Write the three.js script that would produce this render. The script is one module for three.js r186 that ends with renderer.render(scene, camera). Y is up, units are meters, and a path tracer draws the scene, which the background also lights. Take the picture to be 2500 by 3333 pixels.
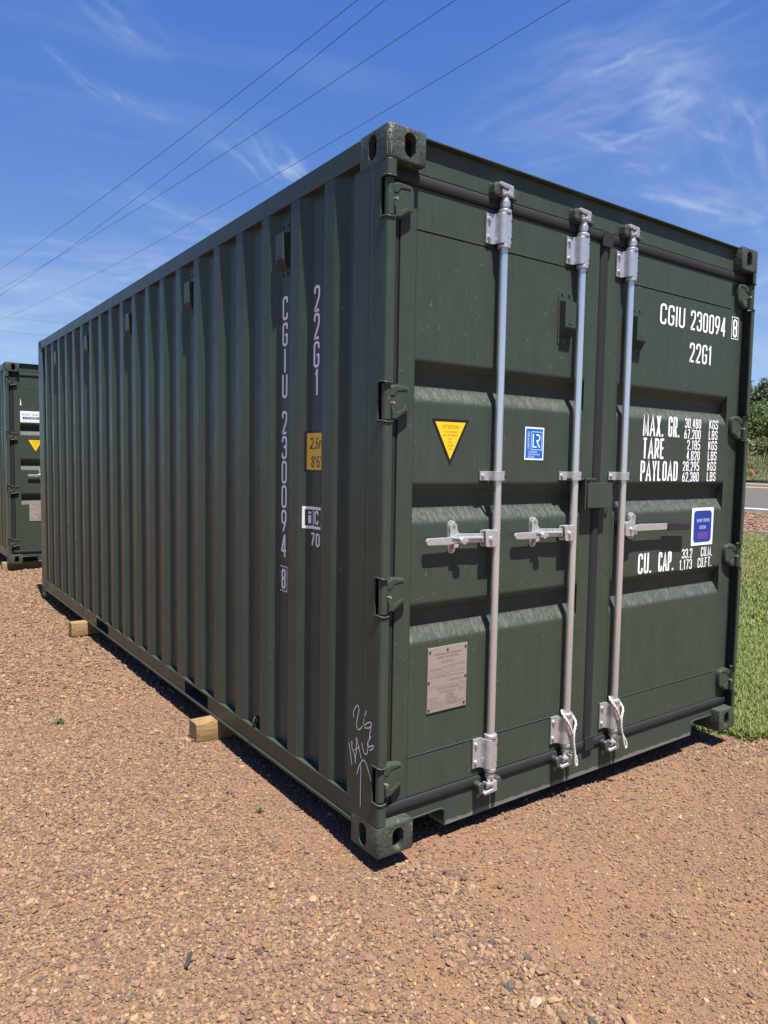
import * as THREE from 'three';
import { mergeGeometries, toCreasedNormals } from 'three/addons/utils/BufferGeometryUtils.js';
import { Brush, Evaluator, SUBTRACTION } from 'three-bvh-csg';

// ------------------------------------------------------------------ camera, sky, sun, exposure
const scene = new THREE.Scene();
const renderer = new THREE.WebGLRenderer({ antialias: true });
renderer.toneMapping = THREE.LinearToneMapping;
renderer.toneMappingExposure = 2.0;
renderer.shadowMap.enabled = true;
renderer.setSize(768, 1024);
const camera = new THREE.PerspectiveCamera(70.542, 768 / 1024, 0.05, 3000);
camera.rotation.order = 'YXZ';
camera.position.set(-1.46995, 1.4466, 2.05204);
camera.rotation.set(-0.070809, -0.623127, 0.016367);
scene.add(camera);

const SUN_EL = THREE.MathUtils.degToRad(69.3), SUN_AZ = THREE.MathUtils.degToRad(6.6);   // azimuth from +z towards -x
const sunDir = new THREE.Vector3(-Math.sin(SUN_AZ) * Math.cos(SUN_EL), Math.sin(SUN_EL), Math.cos(SUN_AZ) * Math.cos(SUN_EL));
const sun = new THREE.DirectionalLight(new THREE.Color().setRGB(1.0, 0.955, 0.88), 5.0);
sun.position.copy(sunDir).multiplyScalar(60);
sun.castShadow = true;
sun.shadow.mapSize.set(4096, 4096);
Object.assign(sun.shadow.camera, { left: -14, right: 14, top: 14, bottom: -14, near: 1, far: 140 });
scene.add(sun, sun.target);

// ------------------------------------------------------------------ random numbers and noise
function rng(seed) { let s = seed >>> 0; return () => { s = (s + 0x6D2B79F5) | 0; let t = Math.imul(s ^ (s >>> 15), 1 | s); t = (t + Math.imul(t ^ (t >>> 7), 61 | t)) ^ t; return ((t ^ (t >>> 14)) >>> 0) / 4294967296; }; }
function hash2(x, y, s = 0) { let h = Math.imul(x | 0, 374761393) ^ Math.imul(y | 0, 668265263) ^ Math.imul(s | 0, 2246822519); h = Math.imul(h ^ (h >>> 13), 1274126177); return ((h ^ (h >>> 16)) >>> 0) / 4294967296; }
const fade = (t) => t * t * t * (t * (t * 6 - 15) + 10);
function vnoise(x, y, s = 0, per = 0) {
  let xi = Math.floor(x), yi = Math.floor(y); const u = fade(x - xi), v = fade(y - yi); let x1 = xi + 1, y1 = yi + 1;
  if (per) { const m = (a) => ((a % per) + per) % per; xi = m(xi); x1 = m(x1); yi = m(yi); y1 = m(y1); }
  const a = hash2(xi, yi, s), b = hash2(x1, yi, s), c = hash2(xi, y1, s), d = hash2(x1, y1, s);
  return a + (b - a) * u + (c - a) * v + (a - b - c + d) * u * v;
}
function fbm(x, y, o = 4, s = 0, per = 0) { let a = 0.5, f = 0, n = 0; for (let i = 0; i < o; i++) { f += a * vnoise(x, y, s + i * 17, per); n += a; a *= 0.5; x *= 2; y *= 2; per *= 2; } return f / n; }
const smooth = (a, b, x) => { const t = Math.min(1, Math.max(0, (x - a) / (b - a))); return t * t * (3 - 2 * t); };
const lerp = (a, b, t) => a + (b - a) * t;
const toS = (l) => (l <= 0.0031308 ? l * 12.92 : 1.055 * Math.pow(l, 1 / 2.4) - 0.055);

// ------------------------------------------------------------------ sky: blue air, paler low down, thin cirrus
// wisps: [azimuth from -z towards +x (deg), elevation (deg), half length, half width, tilt (deg), strength]
const WISPS = [
  [15.8, 28, 3, 1.2, -25, .3], [11.7, 25.5, 1.2, .5, -20, .22], [13.7, 24.4, 1.6, .45, -25, .3], [15.7, 23.9, 1.2, .4, -25, .42], [17.9, 23.2, 2, .4, -8, .26],
  [27.6, 21, 2.2, .9, -30, .8], [25.2, 21, 2.6, .8, -22, .4], [19.8, 17.6, 5, .7, -10, .34], [12, 14.2, 9, .7, 1, .5], [17, 13.8, 3, .8, 8, .5], [16.6, 12.6, 3, .5, 3, .45], [12.8, 10.7, 2.2, .55, 2, .75],
  [9, 9.8, 3, 1.3, 4, .45], [10, 11.4, 2, .5, 0, .4], [21.8, 16.5, 4, .8, 0, .45], [5, 12, 6, 1, 2, .4], [0, 9, 8, 1.6, 0, .4], [8, 7, 9, 1.4, 0, .4],
  [52.6, 26.9, 2.2, .5, 14, .8], [55.5, 27.4, 6, 1.4, 16, .4], [51.2, 25.6, 8, 1.5, 14, .28], [50.6, 28.1, 5, 1.2, 16, .36], [48, 26.5, 6, 1.6, 25, .26], [56.2, 25, 1.7, 1.7, 30, .6], [56.4, 24, 2, 1, 40, .45],
  [53.4, 22.4, 2.6, .6, 6, .75], [51.6, 22.2, 3, .6, -14, .55], [54.6, 20.4, 1.4, .45, -8, .7], [60.4, 23.4, 2, .5, -50, .6], [62, 22.6, 2.6, .35, 50, .55], [58.4, 22.2, 3.4, .45, -22, .55], [61, 21, 3.2, 1.5, -55, .5],
  [54.8, 18.7, 2, .4, -14, .6], [57.2, 17.9, 2.4, .4, -18, .65], [59.3, 17.3, 1.8, .8, -20, .6], [58.3, 18.3, 3, 1, -14, .4], [47.3, 23, 5, .8, 6, .22], [48.4, 21.2, 4, .6, 6, .26], [62.4, 16.5, 2.5, 1.4, -10, .5], [52.8, 24.4, 6, .9, 12, .3],
  [54, 25, 9, 4.5, 12, .22], [60, 20, 8, 4, -20, .24], [56, 31, 8, 2.5, 18, .2], [6, 10, 14, 3.5, 0, .3],
  [62, 10, 10, 2.2, 0, .55], [70, 15, 9, 3, 10, .5], [75, 24, 8, 2, 20, .4], [66, 7, 9, 1.6, 0, .5], [64, 13, 5, 1.2, 4, .45],
];
function makeSky() {
  const W = 3072, H = 1536, data = new Float32Array(W * H * 4), D = 180 / Math.PI;
  for (let j = 0; j < H; j++) {
    const el = ((j + 0.5) / H - 0.5) * Math.PI, sy = Math.sin(el), cy = Math.cos(el), elD = el * D;
    for (let i = 0; i < W; i++) {
      const th = ((i + 0.5) / W - 0.5) * 2 * Math.PI, x = Math.cos(th) * cy, z = Math.sin(th) * cy;
      const e = Math.max(0, elD), k = Math.exp(-e / 9), k2 = Math.exp(-e / 24);
      let r = 0.045 + 0.062 * k2 + 0.50 * k, g = 0.148 + 0.125 * k2 + 0.62 * k, b = 0.54 + 0.20 * k2 + 0.36 * k;
      const m = Math.max(0, x * sunDir.x + sy * sunDir.y + z * sunDir.z), halo = 0.16 * Math.pow(m, 10) + 0.35 * Math.pow(m, 90);
      r += halo * 1.0; g += halo * 0.96; b += halo * 0.85;
      if (elD > 0 && elD < 89.5) {
        const az = Math.atan2(x, -z) * D, px = x / (sy + 0.12), pz = z / (sy + 0.12);
        // general thin veil over the whole dome
        const wx = fbm(px * 1.3 + 7, pz * 1.3, 3, 5) - 0.5, wz = fbm(px * 1.3, pz * 1.3 + 9, 3, 6) - 0.5;
        const fil = fbm(px * 2.2 + wx * 1.6 + pz * 1.1, pz * 7.5 + wz * 1.6 - px * 3.0, 5, 11);
        let c = smooth(0.50, 0.86, fil) * smooth(0.42, 0.72, fbm(px * 0.55 + 3, pz * 0.55 + 1, 3, 21)) * 0.22 * smooth(0, 14, elD);
        if (az > -25 && az < 100 && elD < 36) for (const w of WISPS) {
          const dx = (az - w[0]) * Math.cos(el), dy = elD - w[1]; if (Math.abs(dx) > w[2] * 3.2 + 2 || Math.abs(dy) > w[2] * 2.6 + 2) continue;
          const t = w[4] / D, bend = 0.10 * Math.sin(dx * 1.3 + w[0]), a = (dx * Math.cos(t) + dy * Math.sin(t)) / w[2], q = (-dx * Math.sin(t) + dy * Math.cos(t) + bend + wx * 1.1) / w[3];
          const ga = Math.exp(-a * a * 1.1 - q * q * 1.1); if (ga < 0.015) continue;
          const fib = fbm(a * 1.6 + wx * 5 + w[0], q * 2.4 + wz * 4 + a * 0.5 + w[1] * 3, 5, 31), fin = vnoise(dx * 2.2 + wx * 8, (dy - dx * Math.tan(t)) * 14 + wz * 9, 47);
          c += (w[0] > 40 ? 0.7 : 0.85) * w[5] * ga * (0.10 + 1.05 * smooth(0.34, 0.80, fib) * (0.55 + 0.75 * fin));
        }
        c = Math.min(0.8, c * 0.5);
        r = lerp(r, 0.70, c); g = lerp(g, 0.78, c); b = lerp(b, 0.92, c);
      }
      const o = (j * W + i) * 4; data[o] = r / 2; data[o + 1] = g / 2; data[o + 2] = b / 2; data[o + 3] = 1;
    }
  }
  const t = new THREE.DataTexture(data, W, H, THREE.RGBAFormat, THREE.FloatType);
  t.mapping = THREE.EquirectangularReflectionMapping; t.magFilter = t.minFilter = THREE.LinearFilter; t.needsUpdate = true;
  return t;
}
scene.background = scene.environment = makeSky();
scene.backgroundIntensity = scene.environmentIntensity = 1.0;

// ------------------------------------------------------------------ helpers
const V = (x, y, z) => new THREE.Vector3(x, y, z);
const names = {};
function numbered(n) { names[n] = (names[n] ?? -1) + 1; return names[n] ? n + '_' + String(names[n]).padStart(3, '0') : n; }
function tag(o, label, category, group, kind) { if (label) o.userData.label = label; if (category) o.userData.category = category; if (group) o.userData.group = group; if (kind) o.userData.kind = kind; return o; }
function flat(g) { const n = g.index ? g.toNonIndexed() : g; for (const k of Object.keys(n.attributes)) if (!['position', 'normal', 'uv'].includes(k)) n.deleteAttribute(k); if (!n.attributes.normal) n.computeVertexNormals(); if (!n.attributes.uv) n.setAttribute('uv', new THREE.BufferAttribute(new Float32Array(n.attributes.position.count * 2), 2)); return n; }
function boxUV(g, s = 1) {            // uv in metres from the face that each triangle looks to
  const p = g.attributes.position, uv = new Float32Array(p.count * 2), a = V(), b = V(), c = V();
  for (let i = 0; i < p.count; i += 3) {
    a.fromBufferAttribute(p, i); b.fromBufferAttribute(p, i + 1); c.fromBufferAttribute(p, i + 2);
    const n = b.clone().sub(a).cross(c.clone().sub(a)), ax = Math.abs(n.x), ay = Math.abs(n.y), az = Math.abs(n.z);
    [a, b, c].forEach((q, k) => { const o = (i + k) * 2; if (az >= ax && az >= ay) { uv[o] = q.x; uv[o + 1] = q.y; } else if (ax >= ay) { uv[o] = q.z; uv[o + 1] = q.y; } else { uv[o] = q.x; uv[o + 1] = q.z; } uv[o] *= s; uv[o + 1] *= s; });
  }
  g.setAttribute('uv', new THREE.BufferAttribute(uv, 2)); return g;
}
function mesh(name, geos, mat, parent = scene, keepUV = false) {
  const list = (Array.isArray(geos) ? geos : [geos]).map(flat);
  const g = list.length > 1 ? mergeGeometries(list) : list[0];
  if (!keepUV) boxUV(g);
  const m = new THREE.Mesh(g, mat); m.name = parent === scene ? numbered(name) : name; m.castShadow = m.receiveShadow = true; parent.add(m); return m;
}
function group(name, x = 0, y = 0, z = 0, turn = 0) { const o = new THREE.Group(); o.name = numbered(name); o.position.set(x, y, z); o.rotation.y = turn; scene.add(o); return o; }
// boxes: from min/max corners
const bx = (x0, x1, y0, y1, z0, z1) => new THREE.BoxGeometry(x1 - x0, y1 - y0, z1 - z0).translate((x0 + x1) / 2, (y0 + y1) / 2, (z0 + z1) / 2);
function bbx(x0, x1, y0, y1, z0, z1, r = 0.003) {   // box with chamfered edges along its long outline
  const w = x1 - x0, h = y1 - y0, s = new THREE.Shape(); s.moveTo(r, r); s.lineTo(w - r, r); s.lineTo(w - r, h - r); s.lineTo(r, h - r); s.closePath();
  const g = new THREE.ExtrudeGeometry(s, { depth: Math.max(1e-4, z1 - z0 - 2 * r), bevelEnabled: true, bevelThickness: r, bevelSize: r, bevelSegments: 2 });
  return g.translate(x0, y0, z0 + r);
}
function roundPoly(pts, r, closed = false, seg = 4) {    // polyline with its corners rounded
  const out = [], n = pts.length;
  for (let i = 0; i < n; i++) {
    if (!closed && (i === 0 || i === n - 1)) { out.push(pts[i]); continue; }
    const a = pts[(i + n - 1) % n], b = pts[i], c = pts[(i + 1) % n], rr = b[2] ?? r;
    const la = Math.hypot(a[0] - b[0], a[1] - b[1]), lc = Math.hypot(c[0] - b[0], c[1] - b[1]), d = Math.min(rr, la * 0.499, lc * 0.499);
    if (d < 1e-5) { out.push([b[0], b[1]]); continue; }
    const p = [b[0] + (a[0] - b[0]) * d / la, b[1] + (a[1] - b[1]) * d / la], q = [b[0] + (c[0] - b[0]) * d / lc, b[1] + (c[1] - b[1]) * d / lc];
    for (let k = 0; k <= seg; k++) { const t = k / seg, u = 1 - t; out.push([u * u * p[0] + 2 * u * t * b[0] + t * t * q[0], u * u * p[1] + 2 * u * t * b[1] + t * t * q[1]]); }
  }
  return out;
}
const shapeOf = (pts) => { const s = new THREE.Shape(); pts.forEach((p, i) => (i ? s.lineTo(p[0], p[1]) : s.moveTo(p[0], p[1]))); s.closePath(); return s; };
const crease = (g, a = 0.36) => toCreasedNormals(g, a);
function extY(ptsXZ, y0, y1, bev = 0, holes) {           // closed outline in x,z raised along y
  const s = shapeOf(ptsXZ.map((p) => [p[0], -p[1]])), g = new THREE.ExtrudeGeometry(s, { depth: y1 - y0 - 2 * bev, bevelEnabled: bev > 0, bevelThickness: bev, bevelSize: bev, bevelOffset: -bev, bevelSegments: 2 });
  return crease(flat(g.translate(0, 0, bev).rotateX(-Math.PI / 2).translate(0, y0, 0)));
}
function extX(ptsZY, x0, x1, bev = 0) {                  // closed outline in z,y run along x
  const s = shapeOf(ptsZY.map((p) => [-p[0], p[1]])), g = new THREE.ExtrudeGeometry(s, { depth: x1 - x0 - 2 * bev, bevelEnabled: bev > 0, bevelThickness: bev, bevelSize: bev, bevelOffset: -bev, bevelSegments: 2 });
  return crease(flat(g.translate(0, 0, bev).rotateY(Math.PI / 2).translate(x0, 0, 0)));
}
function extZ(ptsXY, z0, z1, bev = 0, holes = []) {      // closed outline in x,y run along z
  const s = shapeOf(ptsXY); holes.forEach((h) => s.holes.push(new THREE.Path(h.map((p) => new THREE.Vector2(p[0], p[1])))));
  const g = new THREE.ExtrudeGeometry(s, { depth: z1 - z0 - 2 * bev, bevelEnabled: bev > 0, bevelThickness: bev, bevelSize: bev, bevelOffset: -bev, bevelSegments: 2 });
  return crease(flat(g.translate(0, 0, z0 + bev)));
}
function cyl(a, b, r, seg = 18, r2 = r) {                // cylinder from point a to point b
  const A = V(...a), B = V(...b), d = B.clone().sub(A), g = new THREE.CylinderGeometry(r2, r, d.length(), seg);
  return g.applyQuaternion(new THREE.Quaternion().setFromUnitVectors(V(0, 1, 0), d.clone().normalize())).translate(...A.add(B).multiplyScalar(0.5).toArray());
}
function ringY(x, z, y0, y1, r, seg = 24, ch = 0.002) {  // solid round collar with softened rims
  return new THREE.LatheGeometry([[0, 0], [r - ch, 0], [r, ch], [r, y1 - y0 - ch], [r - ch, y1 - y0], [0, y1 - y0]].map((p) => new THREE.Vector2(...p)), seg).translate(x, y0, z);
}
function hexBolt(x, y, z, r = 0.009, h = 0.008) { return mergeGeometries([new THREE.CylinderGeometry(r * 0.86, r, h, 6).rotateX(Math.PI / 2).translate(x, y, z + h / 2), new THREE.CylinderGeometry(r * 1.25, r * 1.25, 0.002, 12).rotateX(Math.PI / 2).translate(x, y, z + 0.001)].map(flat)); }
function tube(pts, r, seg = 64, rad = 8) { return new THREE.TubeGeometry(new THREE.CatmullRomCurve3(pts.map((p) => V(...p))), seg, r, rad); }
function quad(P, uvs = [[0, 0], [1, 0], [1, 1], [0, 1]]) { const g = new THREE.BufferGeometry(), o = [0, 1, 2, 0, 2, 3]; g.setAttribute('position', new THREE.Float32BufferAttribute(o.flatMap((k) => P[k]), 3)); g.setAttribute('uv', new THREE.Float32BufferAttribute(o.flatMap((k) => uvs[k]), 2)); g.computeVertexNormals(); return g; }
function sheet(line, ext) {              // open profile swept: line of points, ext(point, 0|1) -> xyz ; creased normals
  const pos = []; for (let i = 0; i + 1 < line.length; i++) { const a = ext(line[i], 0), b = ext(line[i + 1], 0), c = ext(line[i + 1], 1), d = ext(line[i], 1); pos.push(...a, ...b, ...c, ...a, ...c, ...d); }
  const g = new THREE.BufferGeometry(); g.setAttribute('position', new THREE.Float32BufferAttribute(pos, 3)); g.computeVertexNormals(); return crease(flat(g), 0.06);
}
// ------------------------------------------------------------------ textures and materials
function dataTex(W, H, fn, srgb = true, rep = null) {
  const d = new Uint8Array(W * H * 4);
  for (let j = 0; j < H; j++) for (let i = 0; i < W; i++) { const c = fn(i, j), o = (j * W + i) * 4; for (let k = 0; k < 3; k++) d[o + k] = Math.max(0, Math.min(255, 255 * (srgb ? toS(c[k]) : c[k]))); d[o + 3] = 255; }
  const t = new THREE.DataTexture(d, W, H); t.magFilter = THREE.LinearFilter; t.minFilter = THREE.LinearMipmapLinearFilter; t.generateMipmaps = true; t.wrapS = t.wrapT = THREE.RepeatWrapping;
  if (srgb) t.colorSpace = THREE.SRGBColorSpace; if (rep) t.repeat.set(...rep); t.needsUpdate = true; return t;
}
function paintTex(seed, specks, streak) {          // green paint: faint rain streaks, dust specks
  const N = 1024, base = [0.0455, 0.0605, 0.0445], buf = new Float32Array(N * N), R = rng(seed);
  for (let i = 0; i < N; i++) for (let j = 0; j < N; j++) buf[j * N + i] = (fbm(i / 64, j / 64, 4, seed, 16) - 0.5) * 0.14 + (vnoise(i / 3, j / 150, seed + 3, 0) - 0.5) * streak + (vnoise(i / 9, j / 300, seed + 5, 0) - 0.5) * streak;
  const white = new Float32Array(N * N);
  for (let k = 0; k < specks; k++) {
    const x = R() * N, y = R() * N; if (fbm(x / 128, y / 128, 3, seed + 9, 8) + R() * 0.35 < 0.62) continue;
    const r = 0.5 + R() * R() * 1.6, a = 0.25 + R() * 0.75, len = R() < 0.2 ? 2 + R() * 14 : 0;
    for (let j = -3; j <= 3 + len; j++) for (let i = -3; i <= 3; i++) { const dd = Math.hypot(i, j < 0 ? j : Math.max(0, j - len)); if (dd > r + 0.8) continue; const o = ((Math.floor(y + j) + N) % N) * N + ((Math.floor(x + i) + N) % N); white[o] = Math.max(white[o], a * (len && j > 1 ? 0.35 : 1) * Math.min(1, Math.max(0, r + 0.8 - dd))); }
  }
  return dataTex(N, N, (i, j) => { const m = 1 + buf[j * N + i], w = white[j * N + i]; return base.map((b, k) => lerp(b * m, [0.26, 0.27, 0.25][k], w)); });
}
const paintDoorTex = paintTex(3, 560, 0.10), paintSideTex = paintTex(8, 120, 0.09);
const roughTex = dataTex(512, 512, (i, j) => { const v = 0.78 + (fbm(i / 32, j / 32, 4, 77, 16) - 0.5) * 0.35 + (vnoise(i / 2, j / 90, 5) - 0.5) * 0.16; return [v, v, v]; }, false);
const dustTex = dataTex(1024, 512, (i, j) => {   // scuffed, dusty ledges: pale scratches running down and to one side
  const s = vnoise((i + j * 0.45) / 2.2, j / 40, 91), f = fbm(i / 90, j / 60, 4, 92), sc = smooth(0.72, 0.95, s) * smooth(0.35, 0.65, f) + 0.28 * smooth(0.35, 0.8, fbm(i / 14, j / 14, 4, 93)) * (0.6 + 0.8 * hash2(i, j, 4));
  return [0.047, 0.060, 0.0465].map((b, k) => lerp(b, [0.21, 0.215, 0.195][k], Math.min(0.85, sc * 0.8)));
}, true, [2, 2]);
const dentTex = dataTex(512, 512, (i, j) => { const v = fbm(i / 128, j / 128, 3, 19, 4); return [v, v, v]; }, false);
const col = (r, g, b) => new THREE.Color().setRGB(r, g, b);
const mat = (o) => new THREE.MeshStandardMaterial(o), phys = (o) => new THREE.MeshPhysicalMaterial(o);
const M = {
  paint: phys({ map: paintSideTex, specularIntensity: 0.48, roughness: 0.44, roughnessMap: roughTex, bumpMap: dentTex, bumpScale: 0.0022 }),
  door: phys({ map: paintDoorTex, specularIntensity: 0.36, roughness: 0.50, roughnessMap: roughTex, bumpMap: dentTex, bumpScale: 0.0016 }),
  dusty: phys({ map: dustTex, specularIntensity: 0.36, roughness: 0.55 }),
  cast: null, galv: null, tubeGalv: null,
  rubber: phys({ color: col(0.024, 0.025, 0.027), roughness: 0.6, specularIntensity: 0.45 }),
  blackRubber: mat({ color: col(0.016, 0.016, 0.018), roughness: 0.6 }),
  dark: mat({ color: col(0.02, 0.022, 0.022), roughness: 0.7 }),
  white: mat({ color: col(0.86, 0.87, 0.87), roughness: 0.5 }),
  chalk: mat({ color: col(0.68, 0.66, 0.63), roughness: 0.95 }),
  zinc: mat({ color: col(0.42, 0.40, 0.37), roughness: 0.5, metalness: 0.7 }),
};
{ // castings: thick paint, chipped to rust and bare steel along the edges and corners
  const t = dataTex(512, 512, (i, j) => { const n = fbm(i / 10, j / 10, 5, 51, 51), s = fbm(i / 5, j / 40, 3, 61), m = 1 + (fbm(i / 60, j / 60, 4, 5) - 0.5) * 0.3; let c = [0.0445 * m, 0.057 * m, 0.0435 * m]; if (n > 0.80) c = n > 0.815 ? [0.16, 0.075, 0.035] : [0.22, 0.23, 0.22]; else if (s > 0.80) c = c.map((v) => v * 1.4 + 0.005); return c; });
  M.cast = mat({ map: t, roughness: 0.5, bumpMap: dataTex(256, 256, (i, j) => { const v = fbm(i / 12, j / 12, 4, 9, 21); return [v, v, v]; }, false, [4, 4]), bumpScale: 0.0025 });
  const sp = dataTex(512, 512, (i, j) => { let best = 9, id = 0; const gx = i / 16, gy = j / 16; for (let a = -1; a <= 1; a++) for (let b = -1; b <= 1; b++) { const cx = Math.floor(gx) + a, cy = Math.floor(gy) + b, m = (v) => ((v % 32) + 32) % 32, dx = cx + hash2(m(cx), m(cy), 1) - gx, dy = cy + hash2(m(cx), m(cy), 2) - gy, d = dx * dx + dy * dy; if (d < best) { best = d; id = hash2(m(cx), m(cy), 3); } } const v = 0.49 + id * 0.09 + (fbm(i / 40, j / 40, 3, 4, 13) - 0.5) * 0.10; return [v, v * 1.005, v * 1.01]; });
  sp.repeat.set(8, 8);
  const rg = dataTex(256, 256, (i, j) => { const v = 0.8 + (fbm(i / 16, j / 16, 4, 14, 16) - 0.5) * 0.5; return [v, v, v]; }, false, [5, 5]);
  M.galv = mat({ map: sp, metalness: 0.6, roughness: 0.40, roughnessMap: rg });
  M.tubeGalv = mat({ color: col(0.70, 0.71, 0.72), metalness: 0.72, roughness: 0.25, roughnessMap: roughTex });
}
// ------------------------------------------------------------------ stencilled lettering: narrow round-cornered strokes
function ribbon(pts, t, z, place, out, closed) {
  const n = pts.length, L = [], Rr = [];
  for (let i = 0; i < n; i++) {
    const a = pts[closed ? (i + n - 1) % n : Math.max(0, i - 1)], b = pts[i], c = pts[closed ? (i + 1) % n : Math.min(n - 1, i + 1)];
    let d1 = [b[0] - a[0], b[1] - a[1]], d2 = [c[0] - b[0], c[1] - b[1]]; const l1 = Math.hypot(...d1), l2 = Math.hypot(...d2);
    d1 = l1 < 1e-9 ? [d2[0] / l2, d2[1] / l2] : [d1[0] / l1, d1[1] / l1]; d2 = l2 < 1e-9 ? d1 : [d2[0] / l2, d2[1] / l2];
    let nx = -(d1[1] + d2[1]), ny = d1[0] + d2[0]; const l = Math.hypot(nx, ny) || 1; nx /= l; ny /= l;
    const k = Math.min(2.2, 1 / Math.max(0.35, nx * -d1[1] + ny * d1[0])) * t / 2;
    L.push([b[0] + nx * k, b[1] + ny * k]); Rr.push([b[0] - nx * k, b[1] - ny * k]);
  }
  for (let i = 0; i < (closed ? n : n - 1); i++) { const j = (i + 1) % n; const A = place(...Rr[i], z), B = place(...Rr[j], z), C = place(...L[j], z), D = place(...L[i], z); out.push(...A, ...B, ...C, ...A, ...C, ...D); }
}
// glyphs in a box w wide, 1 high (stroke centre lines); a path is [points, corner radius, closed]
const GLYPH = {
  0: (w) => [[[[0, 0], [w, 0], [w, 1], [0, 1]], w / 2, 1]], O: (w) => GLYPH[0](w),
  1: (w) => [[[[w * .6, 0], [w * .6, 1]], 0], [[[-.02, .80], [w * .55, .97]], 0]],
  2: (w) => [[[[0, .72], [0, 1], [w, 1], [w, .58], [0, .0, .001], [w, 0]], w / 2]],
  3: (w) => [[[[0, .76], [0, 1], [w, 1], [w, .53], [w * .35, .53]], w / 2], [[[w * .35, .53], [w, .53], [w, 0], [0, 0], [0, .24]], w / 2]],
  4: (w) => [[[[w * .76, 0], [w * .76, 1]], 0], [[[w * .66, 1], [.0, .26]], 0], [[[-.04, .26], [w * 1.12, .26]], 0]],
  5: (w) => [[[[w, 1], [0, 1, .001], [0, .56, .001], [w, .6], [w, 0], [0, 0], [0, .22]], w / 2]],
  6: (w) => [[[[0, .35], [0, 0], [w, 0], [w, .58], [0, .58]], w / 2, 1], [[[0, .3], [w * .15, .66], [w * .7, 1]], .3]],
  7: (w) => [[[[0, 1], [w, 1, .001], [w * .3, 0]], .01]],
  8: (w) => [[[[0, .53], [w, .53], [w, 1], [0, 1]], w / 2, 1], [[[0, 0], [w, 0], [w, .53], [0, .53]], w / 2, 1]],
  9: (w) => [[[[0, .42], [w, .42], [w, 1], [0, 1]], w / 2, 1], [[[w, .7], [w * .9, .4], [w * .3, 0]], .3]],
  A: (w) => [[[[-.02, 0], [w / 2, 1, 0], [w + .02, 0]], 0], [[[w * .15, .28], [w * .85, .28]], 0]],
  B: (w) => [[[[0, 0, 0], [0, 1, 0], [w, 1], [w, .53], [0, .53, 0]], w * .45], [[[0, .53, 0], [w, .53], [w, 0], [0, 0, 0]], w * .45]],
  C: (w) => [[[[w, .74], [w, 1], [0, 1], [0, 0], [w, 0], [w, .26]], w / 2]],
  D: (w) => [[[[0, 0, 0], [w, 0], [w, 1], [0, 1, 0]], w * .55, 1]],
  E: (w) => [[[[w, 1], [0, 1, 0], [0, 0, 0], [w, 0]], 0], [[[0, .53], [w * .85, .53]], 0]],
  F: (w) => [[[[w, 1], [0, 1, 0], [0, 0, 0]], 0], [[[0, .53], [w * .8, .53]], 0]],
  G: (w) => [[[[w, .74], [w, 1], [0, 1], [0, 0], [w, 0], [w, .46, 0], [w * .55, .46]], w / 2]],
  I: (w) => [[[[0, 0], [0, 1]], 0]],
  K: (w) => [[[[0, 0], [0, 1]], 0], [[[w, 1], [0, .42]], 0], [[[w * .35, .6], [w, 0]], 0]],
  L: (w) => [[[[0, 1], [0, 0, 0], [w, 0]], 0]],
  M: (w) => [[[[0, 0], [0, 1, 0], [w / 2, .08, 0], [w, 1, 0], [w, 0]], 0]],
  P: (w) => [[[[0, 0, 0], [0, 1, 0], [w, 1], [w, .45], [0, .45, 0]], w * .5]],
  R: (w) => [[[[0, 0, 0], [0, 1, 0], [w, 1], [w, .47], [0, .47, 0]], w * .5], [[[w * .5, .47], [w, 0]], 0]],
  S: (w) => [[[[w, .76], [w, 1], [0, 1], [0, .56], [w, .48], [w, 0], [0, 0], [0, .24]], w / 2]],
  T: (w) => [[[[w / 2, 0], [w / 2, 1]], 0], [[[-.01, 1], [w + .01, 1]], 0]],
  U: (w) => [[[[0, 1], [0, 0], [w, 0], [w, 1]], w / 2]],
  X: (w) => [[[[0, 0], [w, 1]], 0], [[[0, 1], [w, 0]], 0]],
  Y: (w) => [[[[0, 1], [w / 2, .42, 0], [w, 1]], 0], [[[w / 2, .44], [w / 2, 0]], 0]],
  '.': (w) => [[[[0, 0], [0, .06]], 0]], ',': (w) => [[[[0, .04], [0, -.12]], 0]],
};
const GW = { I: 0, 1: .2, '.': 0, ',': 0, M: .46, A: .42, ' ': .26, L: .3, T: .36 };
function glyphInto(ch, x, y, h, wScale, t, place, out, lift) {      // x,y: lower left of the outer box
  const cw = (GW[ch] ?? 0.34) * h * wScale, f = GLYPH[ch]; if (!f) return;
  f(cw / h).forEach(([pts, r, closed], k) => {
    const tt = ch === '.' ? t * 1.05 : t, hh = h - t;
    let q = pts.map((p) => [x + t / 2 + p[0] * h, y + t / 2 + p[1] * hh, p[2] === undefined ? undefined : p[2] * h]);
    q = roundPoly(q.map((p) => p[2] === undefined ? [p[0], p[1]] : p), r * h, !!closed, 6);
    // straight stroke ends run out to the edge of the letter
    if (!closed) for (const [e, f2] of [[0, 1], [q.length - 1, q.length - 2]]) { const dy = q[e][1] - q[f2][1], dx = q[e][0] - q[f2][0]; if (Math.abs(dy) > 4 * Math.abs(dx) && (Math.abs(q[e][1] - y - t / 2) < 1e-6 || Math.abs(q[e][1] - y - h + t / 2) < 1e-6)) q[e] = [q[e][0], q[e][1] + Math.sign(dy) * t / 2]; }
    ribbon(q, tt, lift + k * 0.0002, place, out, closed);
  });
}
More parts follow.
